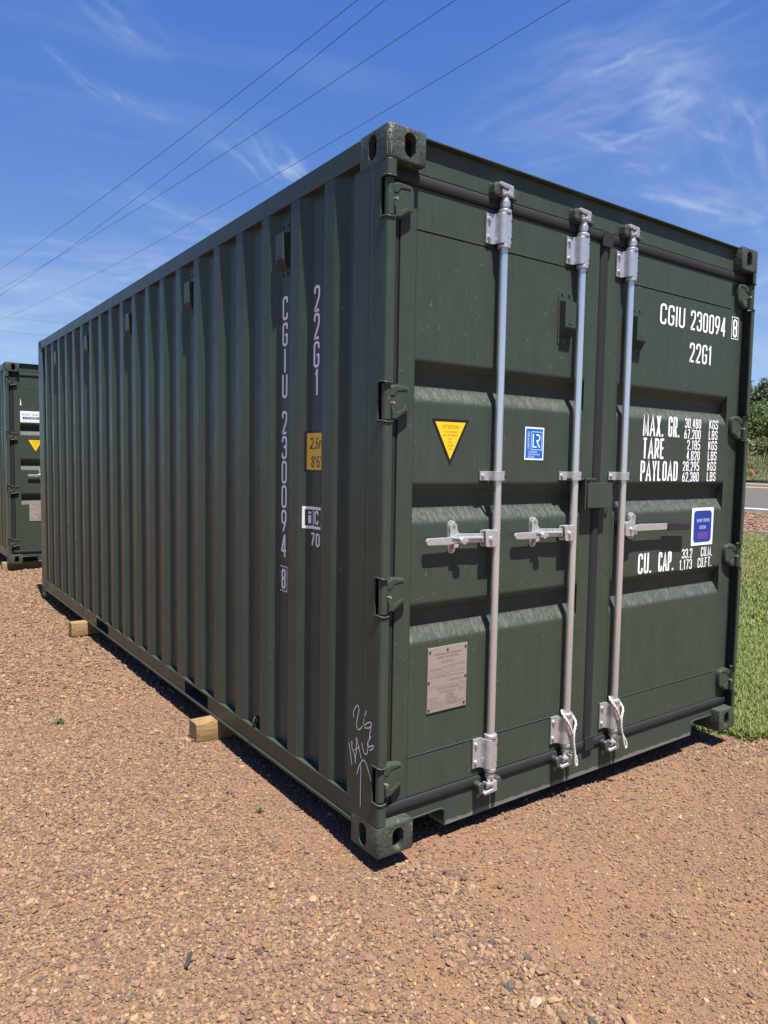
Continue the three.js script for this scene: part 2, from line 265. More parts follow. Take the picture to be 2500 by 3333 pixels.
function lettering(parent, str, u0, u1, v0, h, t, place, m = M.white, lift = 0.0012) {
  const A = 1.14, put = (u, v, w) => place(u0 + (u - u0) * A, v, w), uEnd = u1; u1 = u0 + (u1 - u0) / A;
  const adv = (c) => (GW[c] ?? 0.34) * h, gap = h * 0.115; let total = 0; for (const c of str) total += adv(c) + (c === ' ' ? 0 : t + gap); total -= gap;
  const fixed = [...str].reduce((a, c) => a + (c === ' ' ? 0 : t), 0), k = (u1 - u0 - fixed) / (total - fixed), out = []; let u = u0;
  for (const c of str) { glyphInto(c, u, v0, h, k, t, put, out, lift); u += adv(c) * k + (c === ' ' ? 0 : t + gap * k); }
  return strokes(parent, out, m);
}
function strokes(parent, out, m, name = 'lettering') { const g = new THREE.BufferGeometry(); g.setAttribute('position', new THREE.Float32BufferAttribute(out, 3)); g.computeVertexNormals(); return mesh(name, g, m, parent); }
const onDoor = (z) => (u, v, w) => [u, v, z + w];
const onSide = (x) => (u, v, w) => [x - w, v, u];
// ------------------------------------------------------------------ printed stickers
function canvasTex(w, h, draw) { const c = document.createElement('canvas'); c.width = w; c.height = h; const g = c.getContext('2d'); draw(g, w, h); const t = new THREE.CanvasTexture(c); t.colorSpace = THREE.SRGBColorSpace; t.anisotropy = 8; return t; }
function fitText(g, s, x, y, w, font, px, sy = 1) { g.save(); g.font = px + 'px ' + font; const m = g.measureText(s).width; g.translate(x, y); g.scale(w / m, sy); g.textAlign = 'left'; g.fillText(s, 0, 0); g.restore(); }
const ctext = (g, s, cx, y, w, font, px) => fitText(g, s, cx - w / 2, y, w, font, px);
const triTex = canvasTex(512, 480, (g, w, h) => {
  g.fillStyle = '#131210'; g.fillRect(0, 0, w, h); g.fillStyle = '#f6c419'; g.beginPath(); g.moveTo(45, 30); g.lineTo(w - 45, 30); g.lineTo(w / 2, h - 62); g.fill();
  g.fillStyle = '#1a1712'; ctext(g, 'ATTENTION', w / 2, 100, 225, 'bold sans-serif', 52);
  [['THIS CONTAINER', 176], ['MUST BE REPAIRED', 205], ['ONLY', 54], ['WITH', 48], ['CORTEN', 76], ['STEEL', 58]].forEach(([s, ww], i) => ctext(g, s, w / 2, 142 + i * 36, ww * (i < 2 ? 1 : 1.05), 'sans-serif', 27));
});
const lrTex = canvasTex(512, 604, (g, w, h) => {
  g.fillStyle = '#eef3f6'; g.fillRect(0, 0, w, h); g.fillStyle = '#0b63bd'; g.fillRect(26, 28, w - 52, h - 56);
  g.strokeStyle = '#e8f0f7'; g.lineWidth = 9; g.strokeRect(172, 84, 286, 330);
  g.lineWidth = 26; g.lineCap = 'butt'; g.lineJoin = 'round'; g.beginPath(); g.moveTo(222, 120); g.lineTo(222, 362); g.lineTo(322, 362); g.stroke();
  g.beginPath(); g.moveTo(300, 138); g.lineTo(346, 138); g.arc(346, 192, 54, -Math.PI / 2, Math.PI / 2); g.lineTo(318, 248); g.lineTo(404, 372); g.stroke();
  g.fillStyle = '#e8f0f7'; g.save(); g.translate(122, 412); g.rotate(-Math.PI / 2); fitText(g, 'CERTIFIED', 0, 0, 330, 'bold sans-serif', 64); g.restore();
  fitText(g, 'CONTAINER', 92, 470, 240, 'bold sans-serif', 42); fitText(g, 'CERTIFICATION', 92, 516, 320, 'bold sans-serif', 42); fitText(g, 'SCHEME', 92, 562, 172, 'bold sans-serif', 42);
});
const plateTex = canvasTex(768, 1000, (g, w, h) => {
  const im = rng(5); g.fillStyle = '#a79a92'; g.fillRect(0, 0, w, h); for (let i = 0; i < 900; i++) { g.fillStyle = im() < 0.5 ? 'rgba(120,108,100,.10)' : 'rgba(215,205,198,.10)'; g.fillRect(im() * w, im() * h, 2 + im() * 60, 1 + im() * 2); }
  g.strokeStyle = g.fillStyle = '#2b2523'; g.lineWidth = 3; const L = (a, b, c, d) => { g.beginPath(); g.moveTo(a, b); g.lineTo(c, d); g.stroke(); }, T = (s, x, y, ww, px = 24, b = '') => fitText(g, s, x, y, ww, b + 'sans-serif', px), B = (s, x, y, ww) => { g.lineWidth = 2; g.strokeRect(x - 6, y - 27, ww + 12, 34); T(s, x, y, ww, 26); g.lineWidth = 3; };
  T('APPROVED FOR TRANSPORT', 110, 128, 550, 46, 'bold '); T('UNDER CUSTOMS SEAL', 170, 180, 440, 46, 'bold '); B('GB/C 10993 LR/2021', 260, 246, 250);
  T("MANUFACTURER'S NO", 300, 318, 250, 24); T('OF THE CONTAINER', 300, 352, 225, 24); B('FL-2107C', 570, 312, 150); B('C1-20F-00342', 92, 352, 180); T('TYPE', 26, 352, 56, 24);
  L(16, 390, w - 16, 390); L(16, 420, w - 16, 420); L(392, 432, 392, 590); T("OWNER'S NO", 22, 468, 130); B('CGIU 230094 8', 168, 468, 200); T('TIMBER COMPONENT TREATMENT', 410, 478, 320); B('IM/RADALEUM XR', 462, 552, 190); T('NO', 420, 552, 30); T('2021', 672, 552, 52);
  L(16, 606, w - 16, 606); L(16, 632, w - 16, 632); T('CSC SAFETY APPROVAL', 170, 676, 440, 44, 'bold '); B('GB-LR 25257-07/2021', 232, 722, 310);
  ['DATE MANUFACTURED', 'IDENTIFICATION NO.', 'MAXIMUM OPERATING GROSS MASS', 'ALLOWABLE STACKING LOAD FOR 1.8G', 'TRANSVERSE RACKING TEST FORCE'].forEach((s, i) => T(s, 22, 800 + i * 38, [190, 170, 300, 320, 290][i], 25));
  ['07/2021', 'CGIU 230094', '30,480 KG  67,200 LB', '216,000 KG  476,190 LB', '150,000 NEWTONS'].forEach((s, i) => B(s, 362, 770 + i * 40, i > 1 ? 230 : 150)); g.lineWidth = 2; g.strokeRect(616, 660, 132, 290); T('FIRST', 624, 690, 50, 20); T('EXAMINATION IN', 624, 714, 110, 20); T('07 M 7/2021', 624, 738, 90, 20); T('RE-EXAMINATION', 624, 900, 115, 20); T('DATE MARKED', 624, 924, 100, 20); L(16, 972, w - 16, 972);
});
const easyTex = canvasTex(512, 500, (g, w, h) => {
  g.fillStyle = '#f0f0f2'; g.fillRect(0, 0, w, h); g.fillStyle = '#173a96'; g.beginPath(); g.roundRect(48, 40, 420, 422, 60); g.fill();
  g.fillStyle = '#e6e8f2'; ctext(g, 'EASY OPEN', 268, 190, 300, 'bold serif', 56); ctext(g, 'DOOR', 262, 282, 150, 'bold serif', 56);
  g.strokeStyle = g.fillStyle = '#c7467a'; g.lineWidth = 6; g.strokeRect(166, 336, 206, 66); ctext(g, 'PATENTED', 269, 388, 186, 'bold sans-serif', 52);
});
const heightTex = canvasTex(512, 560, (g, w, h) => {
  g.fillStyle = '#16130f'; g.beginPath(); g.roundRect(0, 0, w, h, 30); g.fill(); g.fillStyle = '#f6bd3c'; g.beginPath(); g.roundRect(44, 24, w - 88, h - 48, 18); g.fill();
  g.fillStyle = '#14110d'; for (const o of [0, 4, 8]) { fitText(g, '2,6m', 80 + o, 244, 330, 'bold sans-serif', 215, 1); fitText(g, "8'6\"", 100 + o, 500, 270, 'bold sans-serif', 215, 1); } fitText(g, '2,6m', 84, 244, 330, 'bold sans-serif', 215, 1); fitText(g, "8'6\"", 104, 500, 270, 'bold sans-serif', 215, 1);
});
const phoneTex = canvasTex(768, 330, (g, w, h) => {
  g.fillStyle = '#eceff3'; g.fillRect(0, 0, w, h); g.fillStyle = '#2a3566'; fitText(g, 'MOBILE WAREHOUSE', 34, 140, 690, 'bold sans-serif', 110); g.beginPath(); g.roundRect(64, 170, 640, 74, 20); g.fill(); g.fillStyle = '#eceff3'; fitText(g, '715-836-8000', 90, 232, 590, 'bold sans-serif', 70); g.fillStyle = '#3a4266'; fitText(g, 'Storage Container & Semi-Trailer Rentals', 34, 296, 690, 'bold sans-serif', 36);
});
const sticker = (t, rough = 0.45) => mat({ map: t, color: col(0.95, 0.95, 0.95), roughness: rough });
// ------------------------------------------------------------------ shipping container (20 ft): x 0..2.438, y 0..2.591, doors at z = 0, length along -z
const CW = 2.438, CH = 2.591, CL = 6.058, ZD = -0.05;
function mirror(g0, axis, about) { const g = flat(g0.clone()), p = g.attributes.position, n = g.attributes.normal, i = 'xyz'.indexOf(axis); for (let k = 0; k < p.count; k++) { p.array[k * 3 + i] = 2 * about - p.array[k * 3 + i]; n.array[k * 3 + i] *= -1; } for (const a of [p, n, g.attributes.uv]) { const s = a.itemSize; for (let k = 0; k < a.count; k += 3) for (let j = 0; j < s; j++) { const t = a.array[(k + 1) * s + j]; a.array[(k + 1) * s + j] = a.array[(k + 2) * s + j]; a.array[(k + 2) * s + j] = t; } } return g; }
const stadium = (cx, cy, w, h, n = 14) => { const o = [], r = w / 2; for (let i = 0; i <= n; i++) { const a = Math.PI * i / n; o.push([cx + r * Math.cos(a), cy + h / 2 - r + r * Math.sin(a)]); } for (let i = 0; i <= n; i++) { const a = Math.PI + Math.PI * i / n; o.push([cx + r * Math.cos(a), cy - h / 2 + r + r * Math.sin(a)]); } return o; };
const castingGeo = (() => {     // near left casting: front hole, side hole, top hole, hollow inside; worn rounded corner
  const ev = new Evaluator(); ev.attributes = ['position', 'normal', 'uv'];
  const prep = (g) => { const b = new Brush(flat(g)); b.updateMatrixWorld(); return b; };
  let r = prep(extY(roundPoly([[0, 0, 0.020], [0.162, 0, 0.004], [0.162, -0.178, 0.004], [0, -0.178, 0.006]], 0.004, true, 6), 0, 0.118, 0.007));
  for (const t of [new THREE.BoxGeometry(0.108, 0.066, 0.122).translate(0.081, 0.059, -0.089), extZ(stadium(0.092, 0.058, 0.05, 0.083), -0.05, 0.02), extX(stadium(-0.098, 0.058, 0.05, 0.085), -0.02, 0.05)]) r = ev.evaluate(r, prep(t), SUBTRACTION);
  return crease(flat(r.geometry), 0.5);
})();
const mx = (g) => mirror(g, 'x', CW / 2), my = (g) => mirror(g, 'y', CH / 2), mz = (g) => mirror(g, 'z', -CL / 2);
// side wall profile: [z, depth]; outer flats near depth 0.002, inner flats 0.036
const outerFar = (k) => -0.421 - 0.2715 * k - 0.00043 * k * k;
function sideProfile() {
  const p = [[-0.205, 0.036]];
  for (let k = 0; k < 20; k++) { const f = outerFar(k), n = f + 0.072, nn = n + 0.064; p.push([nn, 0.036], [n, 0.002], [f, 0.002], [f - 0.064, 0.036]); }
  p.push([-CL + 0.2, 0.036]); return p;
}
const SIDE = sideProfile();
const depthAt = (z) => { for (let i = 0; i + 1 < SIDE.length; i++) { const [a, da] = SIDE[i], [b, db] = SIDE[i + 1]; if (z <= a && z >= b) return lerp(da, db, (z - a) / (b - a || 1)); } return 0.036; };
const TROUGH = [1.81, 1.358, 0.906];
function doorProfile() {         // [y, z] from the bottom seam up to the top one
  const p = [[0.325, ZD - 0.008], [0.328, ZD]];
  for (const t of [...TROUGH].reverse()) p.push([t - 0.137, ZD, 0.016], [t - 0.088, ZD - 0.036, 0.01], [t - 0.034, ZD - 0.036, 0.01], [t, ZD, 0.014]);
  p.push([2.272, ZD], [2.275, ZD - 0.008]); return p;
}
const doorLine = () => roundPoly(doorProfile().map(([yy, zz, r]) => (r ? [yy, zz, r] : [yy, zz, 0.001])), 0.001, false, 5);
const isLedge = (a, b) => a[1] !== b[1] && a[1] - b[1] > 0.25 * (b[0] - a[0]) && b[0] - a[0] > 0.0005 && a[0] > 0.4;   // the slopes that face up and out
function hinge(cx, cy, cross) {   // for the left jamb; barrel at x = 0.024
  const P = (l) => l.map(([x, y]) => [cx + x, cy + y]), o = [];
  if (!cross) o.push(extZ(roundPoly(P([[0.034, 0.052], [0.07, 0.066], [0.124, 0.058], [0.134, 0.04], [0.134, -0.022], [0.122, -0.034], [0.072, -0.062], [0.034, -0.062]]), 0.008, true, 3), ZD - 0.004, -0.026, 0.005),
    extZ(P([[0.036, 0.024], [0.06, 0.024], [0.074, 0.042], [0.118, 0.046], [0.116, 0.054], [0.07, 0.06], [0.036, 0.048]]), -0.028, -0.0232, 0.002), extZ(P([[0.036, -0.02], [0.062, -0.02], [0.074, -0.034], [0.112, -0.014], [0.116, -0.026], [0.07, -0.056], [0.036, -0.056]]), -0.028, -0.0232, 0.002));
  else { o.push(extZ(P([[0.034, 0.056], [0.13, 0.04], [0.136, 0.03], [0.136, -0.03], [0.13, -0.04], [0.034, -0.056]]), ZD - 0.004, -0.032, 0.004));
    for (const [a, b] of [[[0.036, 0.05], [0.132, 0.034]], [[0.036, -0.05], [0.132, -0.034]], [[0.045, 0.04], [0.1, -0.036]], [[0.045, -0.04], [0.1, 0.036]]]) o.push(cyl([cx + a[0], cy + a[1], -0.031], [cx + b[0], cy + b[1], -0.031], 0.006, 8)); }
  return o;
}
const HINGE_Y = [2.349, 1.652, 0.961, 0.271];
function bracketProfile(xb, t = 0.006) {   // strap from the door over the bar and back: closed outline in x,z
  const outer = roundPoly([[xb - 0.075, -0.041], [xb - 0.036, -0.041, 0.012], [xb - 0.027, 0.002, 0.016], [xb + 0.027, 0.002, 0.018], [xb + 0.027, -0.05]], 0.01, false, 6);
  const inner = roundPoly([[xb - 0.075, -0.041 - t], [xb - 0.031, -0.041 - t, 0.010], [xb - 0.021, 0.002 - t, 0.012], [xb + 0.021, 0.002 - t, 0.013], [xb + 0.021, -0.05]], 0.008, false, 6).reverse();
  return [...outer, ...inner];
}
function lockingBar(box, xb, spec) {
  const zb = -0.02, bar = mesh('locking_bar', [cyl([xb, 0.165, zb], [xb, 2.455, zb], 0.0165, 28)], M.tubeGalv, box);
  const add = (n, g, m = M.galv) => mesh(n, g, m, bar);
  for (const [y0, y1, low] of [[2.288, 2.402, 0], [0.208, 0.33, 1]]) {
    add('bar_bracket', extY(bracketProfile(xb), y0, y1, 0.0015));
    add('bar_collar', ringY(xb, zb, low ? y1 + 0.001 : y1 + 0.001, y1 + 0.016, 0.0265)); add('bar_collar', ringY(xb, zb, y0 - 0.016, y0 - 0.001, 0.0255));
    for (const f of [0.2, 0.8]) { add('bolt', hexBolt(xb - 0.06, lerp(y0, y1, f), -0.041)); add('rivet', new THREE.SphereGeometry(0.0048, 10, 8).translate(xb + 0.021, lerp(y0, y1, f), 0.001), M.blackRubber); }
  }
  add('guide_strap', extY(bracketProfile(xb), 1.375, 1.412, 0.0012)); add('bolt', hexBolt(xb - 0.06, 1.393, -0.041)); add('rivet', new THREE.SphereGeometry(0.0048, 10, 8).translate(xb + 0.021, 1.393, 0.001), M.blackRubber);
  for (const s of [1, -1]) {        // cams and their keepers, top and bottom
    const y = s > 0 ? 2.446 : 0.172, base = s > 0 ? -0.047 : -0.05, Y = (d) => y + s * d, bxy = (x0, x1, d0, d1, z0, z1, r = 0.004) => bbx(xb + x0, xb + x1, Math.min(Y(d0), Y(d1)), Math.max(Y(d0), Y(d1)), z0, z1, r);
    const fork = roundPoly([[-0.026, 0.020], [-0.006, 0.026], [0.028, 0.020], [0.030, 0.066], [-0.040, 0.070], [-0.044, 0.058], [0.006, 0.052], [0.004, 0.040], [-0.028, 0.034]].map(([a, b]) => [xb + a, Y(b)]), 0.004, true, 3);
    add('cam', [ringY(xb, zb, Math.min(Y(-0.016), Y(0.006)), Math.max(Y(-0.016), Y(0.006)), 0.0205), cyl([xb, Y(0.004), zb], [xb, Y(0.03), zb], 0.017, 14, 0.012), extZ(fork, -0.036, -0.002, 0.004), cyl([xb - 0.02, Y(0.046), -0.018], [xb + 0.026, Y(0.046), -0.018], 0.006, 10)]);
    add('cam_keeper', [bxy(-0.066, 0.062, 0.014, 0.070, base - 0.004, base + 0.005), extZ(roundPoly([[-0.068, 0.022], [-0.052, 0.014], [-0.038, 0.024], [-0.038, 0.048], [-0.048, 0.068], [-0.064, 0.064]].map(([a, b]) => [xb + a, Y(b)]), 0.008, true, 3), base + 0.003, -0.008, 0.006), extZ(roundPoly([[0.034, 0.018], [0.054, 0.014], [0.064, 0.03], [0.062, 0.052], [0.05, 0.062], [0.036, 0.058]].map(([a, b]) => [xb + a, Y(b)]), 0.006, true, 3), base + 0.003, -0.010, 0.005)], M.cast);
  }
  // handle: clevis on the bar, lever, catch plate on the door
  const d = spec.dir, X = (a) => xb + d * a, ord = (a, b) => [Math.min(X(a), X(b)), Math.max(X(a), X(b))], hy = 1.149;
  const c = ord(0.010, 0.074);
  add('handle_hub', [extZ(roundPoly([[c[0], hy - 0.034], [c[1], hy - 0.034], [c[1], hy + 0.032], [c[0], hy + 0.032]], 0.012, true, 4), -0.004, 0.002, 0.0015), extZ(roundPoly([[c[0], hy - 0.034], [c[1], hy - 0.034], [c[1], hy + 0.032], [c[0], hy + 0.032]], 0.012, true, 4), -0.036, -0.030, 0.0015), bbx(c[0] + 0.004, c[1] - 0.004, hy + 0.022, hy + 0.030, -0.034, -0.002, 0.002), hexBolt(X(0.048), hy - 0.002, 0.002, 0.010, 0.008)]);
  const lever = (l, z0, z1, m = M.galv, n = 'handle') => add(n, extZ(roundPoly(l.map(([a, b]) => [X(a), hy + b]), 0.008, true, 4), z0, z1, 0.003), m);
  if (!spec.grip) {
    lever([[0.05, 0.018], [0.15, 0.022], [0.20, 0.024], [0.245, 0.012], [0.352, 0.012], [0.360, 0.0], [0.352, -0.016], [0.245, -0.018], [0.20, -0.012], [0.05, -0.018]], -0.028, -0.016);
    add('handle_rib', cyl([X(0.08), hy + 0.002, -0.016], [X(0.235), hy + 0.008, -0.016], 0.008, 10, 0.005));
  } else {
    lever([[0.05, 0.014], [0.09, 0.014], [0.14, 0.018], [0.355, 0.014], [0.355, -0.018], [0.14, -0.016], [0.09, -0.018], [0.05, -0.018]], -0.020, -0.010);
    lever([[0.356, 0.017], [0.54, 0.008], [0.548, 0.0], [0.54, -0.026], [0.356, -0.021]], -0.025, -0.005, M.blackRubber, 'handle_grip');
  }
  const cp = X(spec.catchAt);
  add('catch_plate', extZ(stadium(cp, 1.158, 0.040, 0.128), ZD - 0.002, ZD + 0.008, 0.002)); add('bolt', hexBolt(cp, 1.108, ZD + 0.008, 0.009, 0.008)); add('bolt', hexBolt(cp, 1.208, ZD + 0.012, 0.009, 0.010));
  add('catch', [extZ(roundPoly([[-0.020, 0.058], [0.016, 0.060], [0.020, 0.034], [0.030, 0.022], [0.042, 0.012], [0.046, -0.006], [0.030, -0.020], [0.004, -0.022], [-0.006, -0.008], [-0.020, 0.006], [-0.018, 0.03]].map(([a, b]) => [cp - d * a * 1.0, 1.15 + b]), 0.006, true, 3), ZD + 0.010, ZD + 0.018, 0.002), cyl([cp - d * 0.024, 1.146, ZD + 0.012], [cp - d * 0.024, 1.146, 0.004], 0.013, 12), bbx(Math.min(cp - d * 0.044, cp - d * 0.006), Math.max(cp - d * 0.044, cp - d * 0.006), 1.138, 1.152, -0.008, 0.0045, 0.003), bbx(cp - 0.012, cp + 0.012, 1.118, 1.132, ZD + 0.006, -0.014, 0.003)]);
  return bar;
}
function vent(box, place, turnSide) {     // louvre cover: plate, hood with slanting foot, grille, screws; drawn for the door face and turned for the side
  const g = new THREE.Group(); g.name = 'vent'; box.add(g); place(g);
  const hood = extX([[0.006, 0.065], [0.036, 0.058], [0.036, -0.048], [0.008, -0.092], [0.0, -0.092], [0.0, 0.065]].map(([z, y]) => [z, y]), -0.034, 0.034, 0.002);
  mesh('vent_hood', hood, M.paint, g); mesh('vent_plate', extZ(roundPoly([[-0.042, -0.116], [0.042, -0.116], [0.042, 0.112], [-0.042, 0.112]], 0.012, true, 4), -0.001, 0.004, 0.001), M.paint, g);
  for (const x of [-0.022, 0.022]) for (const y of [0.094, -0.105]) mesh('screw', hexBolt(x, y, 0.004, 0.006, 0.005), M.paint, g);
  const bars = []; const n = V(0, -0.028, 0.044).normalize(); for (let i = 0; i < 7; i++) for (let j = 0; j < 5; j++) { const t = (j + 0.5) / 5, y = lerp(-0.05, -0.090, t), z = lerp(0.0345, 0.0095, t); bars.push(new THREE.BoxGeometry(0.006, 0.0055, 0.002).applyQuaternion(new THREE.Quaternion().setFromUnitVectors(V(0, 0, 1), V(0, -0.54, 0.84).normalize())).translate(-0.027 + i * 0.009, y - 0.0008, z + 0.0014)); }
  mesh('vent_grille', bars, M.dark, g); mesh('vent_badge', bx(-0.012, 0.012, -0.036, -0.026, 0.0362, 0.0372), M.paint, g);
  return g;
}
const sillTex = dataTex(1024, 1024, (i, j) => { const y = j / 1024, n = 0.018 + 0.016 * fbm(i / 26, 3, 4, 71) + 0.004 * (hash2(i >> 1, j >> 1) - 0.5), m = 1 + (fbm(i / 40, j / 40, 3, 15) - 0.5) * 0.2; const k = y < n && y > 0.004 ? 0.75 : 0; return [lerp(0.0445 * m, 0.20, k), lerp(0.057 * m, 0.185, k), lerp(0.0435 * m, 0.16, k)]; });
M.sill = phys({ map: sillTex, roughness: 0.55, specularIntensity: 0.4 });
function container(x, y, z, opt) {
  const box = group('shipping_container', x, y, z);
  const P = (n, g, m = M.paint, parent = box) => mesh(n, g, m, parent);
  for (const a of [(g) => g, mx]) for (const b of [(g) => g, my]) for (const c of [(g) => g, mz]) P('corner_casting', a(b(c(castingGeo))), M.cast);
  // corner posts: flanged back plate and rounded front column, cut away at the hinges
  const backPlate = extY([[0.001, -0.210], [0.001, -0.0445], [0.008, -0.0445], [0.008, -0.10], [0.045, -0.12], [0.045, -0.210]], 0.117, 2.474, 0);
  const colProfile = roundPoly([[0.001, -0.044, 0], [0.001, -0.001, 0.022], [0.037, -0.001, 0.004], [0.037, -0.011, 0.002], [0.009, -0.010, 0.014], [0.008, -0.044, 0]], 0.004, true, 8);
  const cuts = [2.474, ...HINGE_Y.flatMap((h) => [h + 0.068, h - 0.068]), 0.117], cols = [];
  for (let i = 0; i < cuts.length; i += 2) cols.push(extY(colProfile, cuts[i + 1], cuts[i], 0.0035));
  const beads = HINGE_Y.flatMap((h) => [h + 0.068, h - 0.068]).map((yy) => tube([[0.0, yy, -0.046], [0.0, yy + 0.003, -0.03], [0.004, yy, -0.006], [0.014, yy - 0.002, 0.0], [0.036, yy, -0.001]], 0.0035, 12, 6));
  const seam = [cyl([0.0005, 0.12, -0.096], [0.0005, 2.47, -0.096], 0.0014, 6)];
  const post = [backPlate, ...cols, ...beads, ...seam];
  P('corner_post', post); P('corner_post', post.map(mx));
  const rear = [extY([[0.001, -0.200], [0.001, -0.002], [0.06, -0.002], [0.06, -0.03], [0.045, -0.2]], 0.117, 2.474, 0.002)].map(mz); P('corner_post', rear); P('corner_post', rear.map(mx));
  // rails
  const topRail = [bbx(0.0, 0.06, 2.506, 2.582, -CL + 0.177, -0.177, 0.004)]; P('top_side_rail', topRail); P('top_side_rail', topRail.map(mx));
  const br = [bbx(-0.003, 0.052, 0.076, 0.088, -CL + 0.177, -0.177, 0.002), bbx(0.0, 0.05, 0.164, 0.172, -CL + 0.177, -0.177, 0.002)];
  for (const [a, b] of [[-0.177, -1.60], [-1.946, -3.56], [-3.906, -CL + 0.177]]) br.push(bx(0.004, 0.011, 0.0881, 0.1639, b, a));
  for (const [a, b] of [[-1.60, -1.946], [-3.56, -3.906]]) br.push(bx(0.012, 0.60, 0.0885, 0.163, a - 0.004, a), bx(0.012, 0.60, 0.0885, 0.163, b, b + 0.004));
  P('bottom_side_rail', br); P('bottom_side_rail', br.map(mx));
  // walls, roof, floor, far end
  const line = roundPoly(SIDE, 0.006, false, 3), wall = sheet(line, (p, k) => [p[1], k ? 2.508 : 0.171, p[0]]);
  P('side_panel', wall); P('side_panel', mx(wall)); P('roof_panel', bx(0.05, CW - 0.05, 2.560, 2.580, -CL + 0.05, -0.06)); P('floor', bx(0.05, CW - 0.05, 0.165, 0.2, -CL + 0.05, -0.09), M.dark);
  P('end_panel', [bx(0.06, CW - 0.06, 0.06, 2.56, -CL + 0.03, -CL + 0.05), ...Array.from({ length: 8 }, (_, i) => bbx(0.2 + i * 0.27, 0.31 + i * 0.27, 0.16, 2.48, -CL + 0.004, -CL + 0.0305, 0.01))]);
  for (let i = 0; i < 14; i++) P('cross_member', [bx(0.06, CW - 0.06, 0.09, 0.164, -0.5 - i * 0.39, -0.455 - i * 0.39)]);
  // header and sill
  const hd = P('door_header', [bbx(0.163, CW - 0.163, 2.468, 2.582, -0.16, -0.047, 0.003), bx(0.04, 0.162, 2.44, 2.472, -0.16, -0.051), bx(CW - 0.162, CW - 0.04, 2.44, 2.472, -0.16, -0.051)], M.door);
  P('header_lip', bbx(0.164, CW - 0.164, 2.583, 2.589, -0.17, -0.024, 0.0015), M.paint, hd);
  const sl = P('door_sill', extZ([[0.163, 0.128], [0.163, 0.082], [0.346, 0.082], [0.352, 0.078], [0.358, 0.008], [CW - 0.358, 0.008], [CW - 0.352, 0.078], [CW - 0.346, 0.082], [CW - 0.163, 0.082], [CW - 0.163, 0.128]], -0.15, -0.05, 0.002), M.sill);
  P('sill_ledge', [bx(0.04, CW - 0.04, 0.119, 0.131, -0.15, -0.0515)], M.paint, sl);
  for (const m of [(g) => g, mx]) P('pocket_edge', m(mergeGeometries([tube([[0.163, 0.083, -0.049], [0.25, 0.084, -0.0485], [0.340, 0.083, -0.049], [0.354, 0.076, -0.049], [0.359, 0.012, -0.049]], 0.004, 24, 6)].map(flat))), M.paint, sl);
  // doors
  const prof = doorLine();
  for (const side of [0, 1]) {
    const [x0, x1, s0, s1] = side ? [1.343, 2.283, 1.246, 2.388] : [0.166, 1.112, 0.094, 1.190];
    const seg = (want) => { const runs = []; let cur = null; for (let i = 0; i + 1 < prof.length; i++) if (isLedge(prof[i], prof[i + 1]) === want) { if (!cur) runs.push(cur = [prof[i]]); cur.push(prof[i + 1]); } else cur = null; return runs.map((l) => sheet(l, (p, k) => [k ? x0 + 0.0015 : x1 - 0.0015, p[0], p[1]])); };
    const leaf = P('door_panel', seg(false), M.door);
    for (const l of seg(true)) P('ledge', l, M.dusty, leaf);
    P('door_frame', [bbx(s0, x0, 0.172, 2.424, -0.10, ZD, 0.003), bbx(x1, s1, 0.172, 2.424, -0.10, ZD, 0.003), bbx(x0 + 0.0005, x1 - 0.0005, 2.2755, 2.4235, -0.10, ZD, 0.003), bbx(x0 + 0.0005, x1 - 0.0005, 0.1725, 0.3245, -0.10, ZD, 0.003), bx(x0, x1, 0.2, 2.4, -0.098, -0.092)], M.door, leaf);
    for (const xx of [x0, x1]) P('weld_seam', cyl([xx, 0.33, ZD - 0.0005], [xx, 2.27, ZD - 0.0005], 0.0016, 6), M.door, leaf);
    for (const yy of [2.275, 0.325]) P('weld_seam', cyl([x0 + 0.003, yy + 0.004, ZD], [x1 - 0.003, yy + 0.004, ZD], 0.0022, 6), M.door, leaf);
    const half = (yc, h) => roundPoly([[ZD - 0.03, yc - h], [ZD + 0.007, yc - h, 0.010], [ZD + 0.011, yc, 0.02], [ZD + 0.007, yc + h, 0.010], [ZD - 0.03, yc + h]], 0.004, true, 4);
    const ga = side ? 1.2205 : 0.062, gb = side ? CW - 0.045 : 1.2175;
    for (const gy of [2.446, 0.150]) P('door_gasket', extX(half(gy, 0.0215), ga, gb), M.rubber, leaf);
    const [j0, j1] = side ? [2.389, CW - 0.039] : [0.039, 0.093];
    P('jamb_gasket', [extY(roundPoly([[j0, -0.09], [j0, ZD - 0.012], [(j0 + j1) / 2, ZD + 0.004], [j1, ZD - 0.004], [j1, -0.09]], 0.01, true, 4), 0.173, 2.423)], M.rubber, leaf);
    if (side) P('centre_gasket', [extY(roundPoly([[1.192, -0.09], [1.192, ZD + 0.002], [1.218, ZD + 0.014], [1.244, ZD + 0.002], [1.244, -0.09]], 0.012, true, 4), 0.1725, 2.4235), extZ(roundPoly([[1.182, 2.40], [1.254, 2.40], [1.262, 2.462], [1.19, 2.468]], 0.01, true, 4), ZD + 0.012, ZD + 0.018, 0.002), extZ(roundPoly([[1.186, 0.19], [1.25, 0.19], [1.25, 0.132], [1.186, 0.128]], 0.006, true, 4), ZD + 0.012, ZD + 0.018, 0.002)], M.rubber, leaf);
    for (const hy of HINGE_Y) {
      const f = side ? mx : (g) => g;
      P('hinge', [...hinge(0, hy, opt.crossHinges), cyl([0.021, hy - 0.061, -0.021], [0.021, hy + 0.063, -0.021], 0.0165, 16)].map((g) => f(flat(g))), M.door, leaf);
      P('hinge_pin', [f(flat(cyl([0.042, hy - 0.004, -0.022], [0.046, hy - 0.002, -0.006], 0.005, 8)))], M.zinc, leaf);
    }
  }
  return box;
}
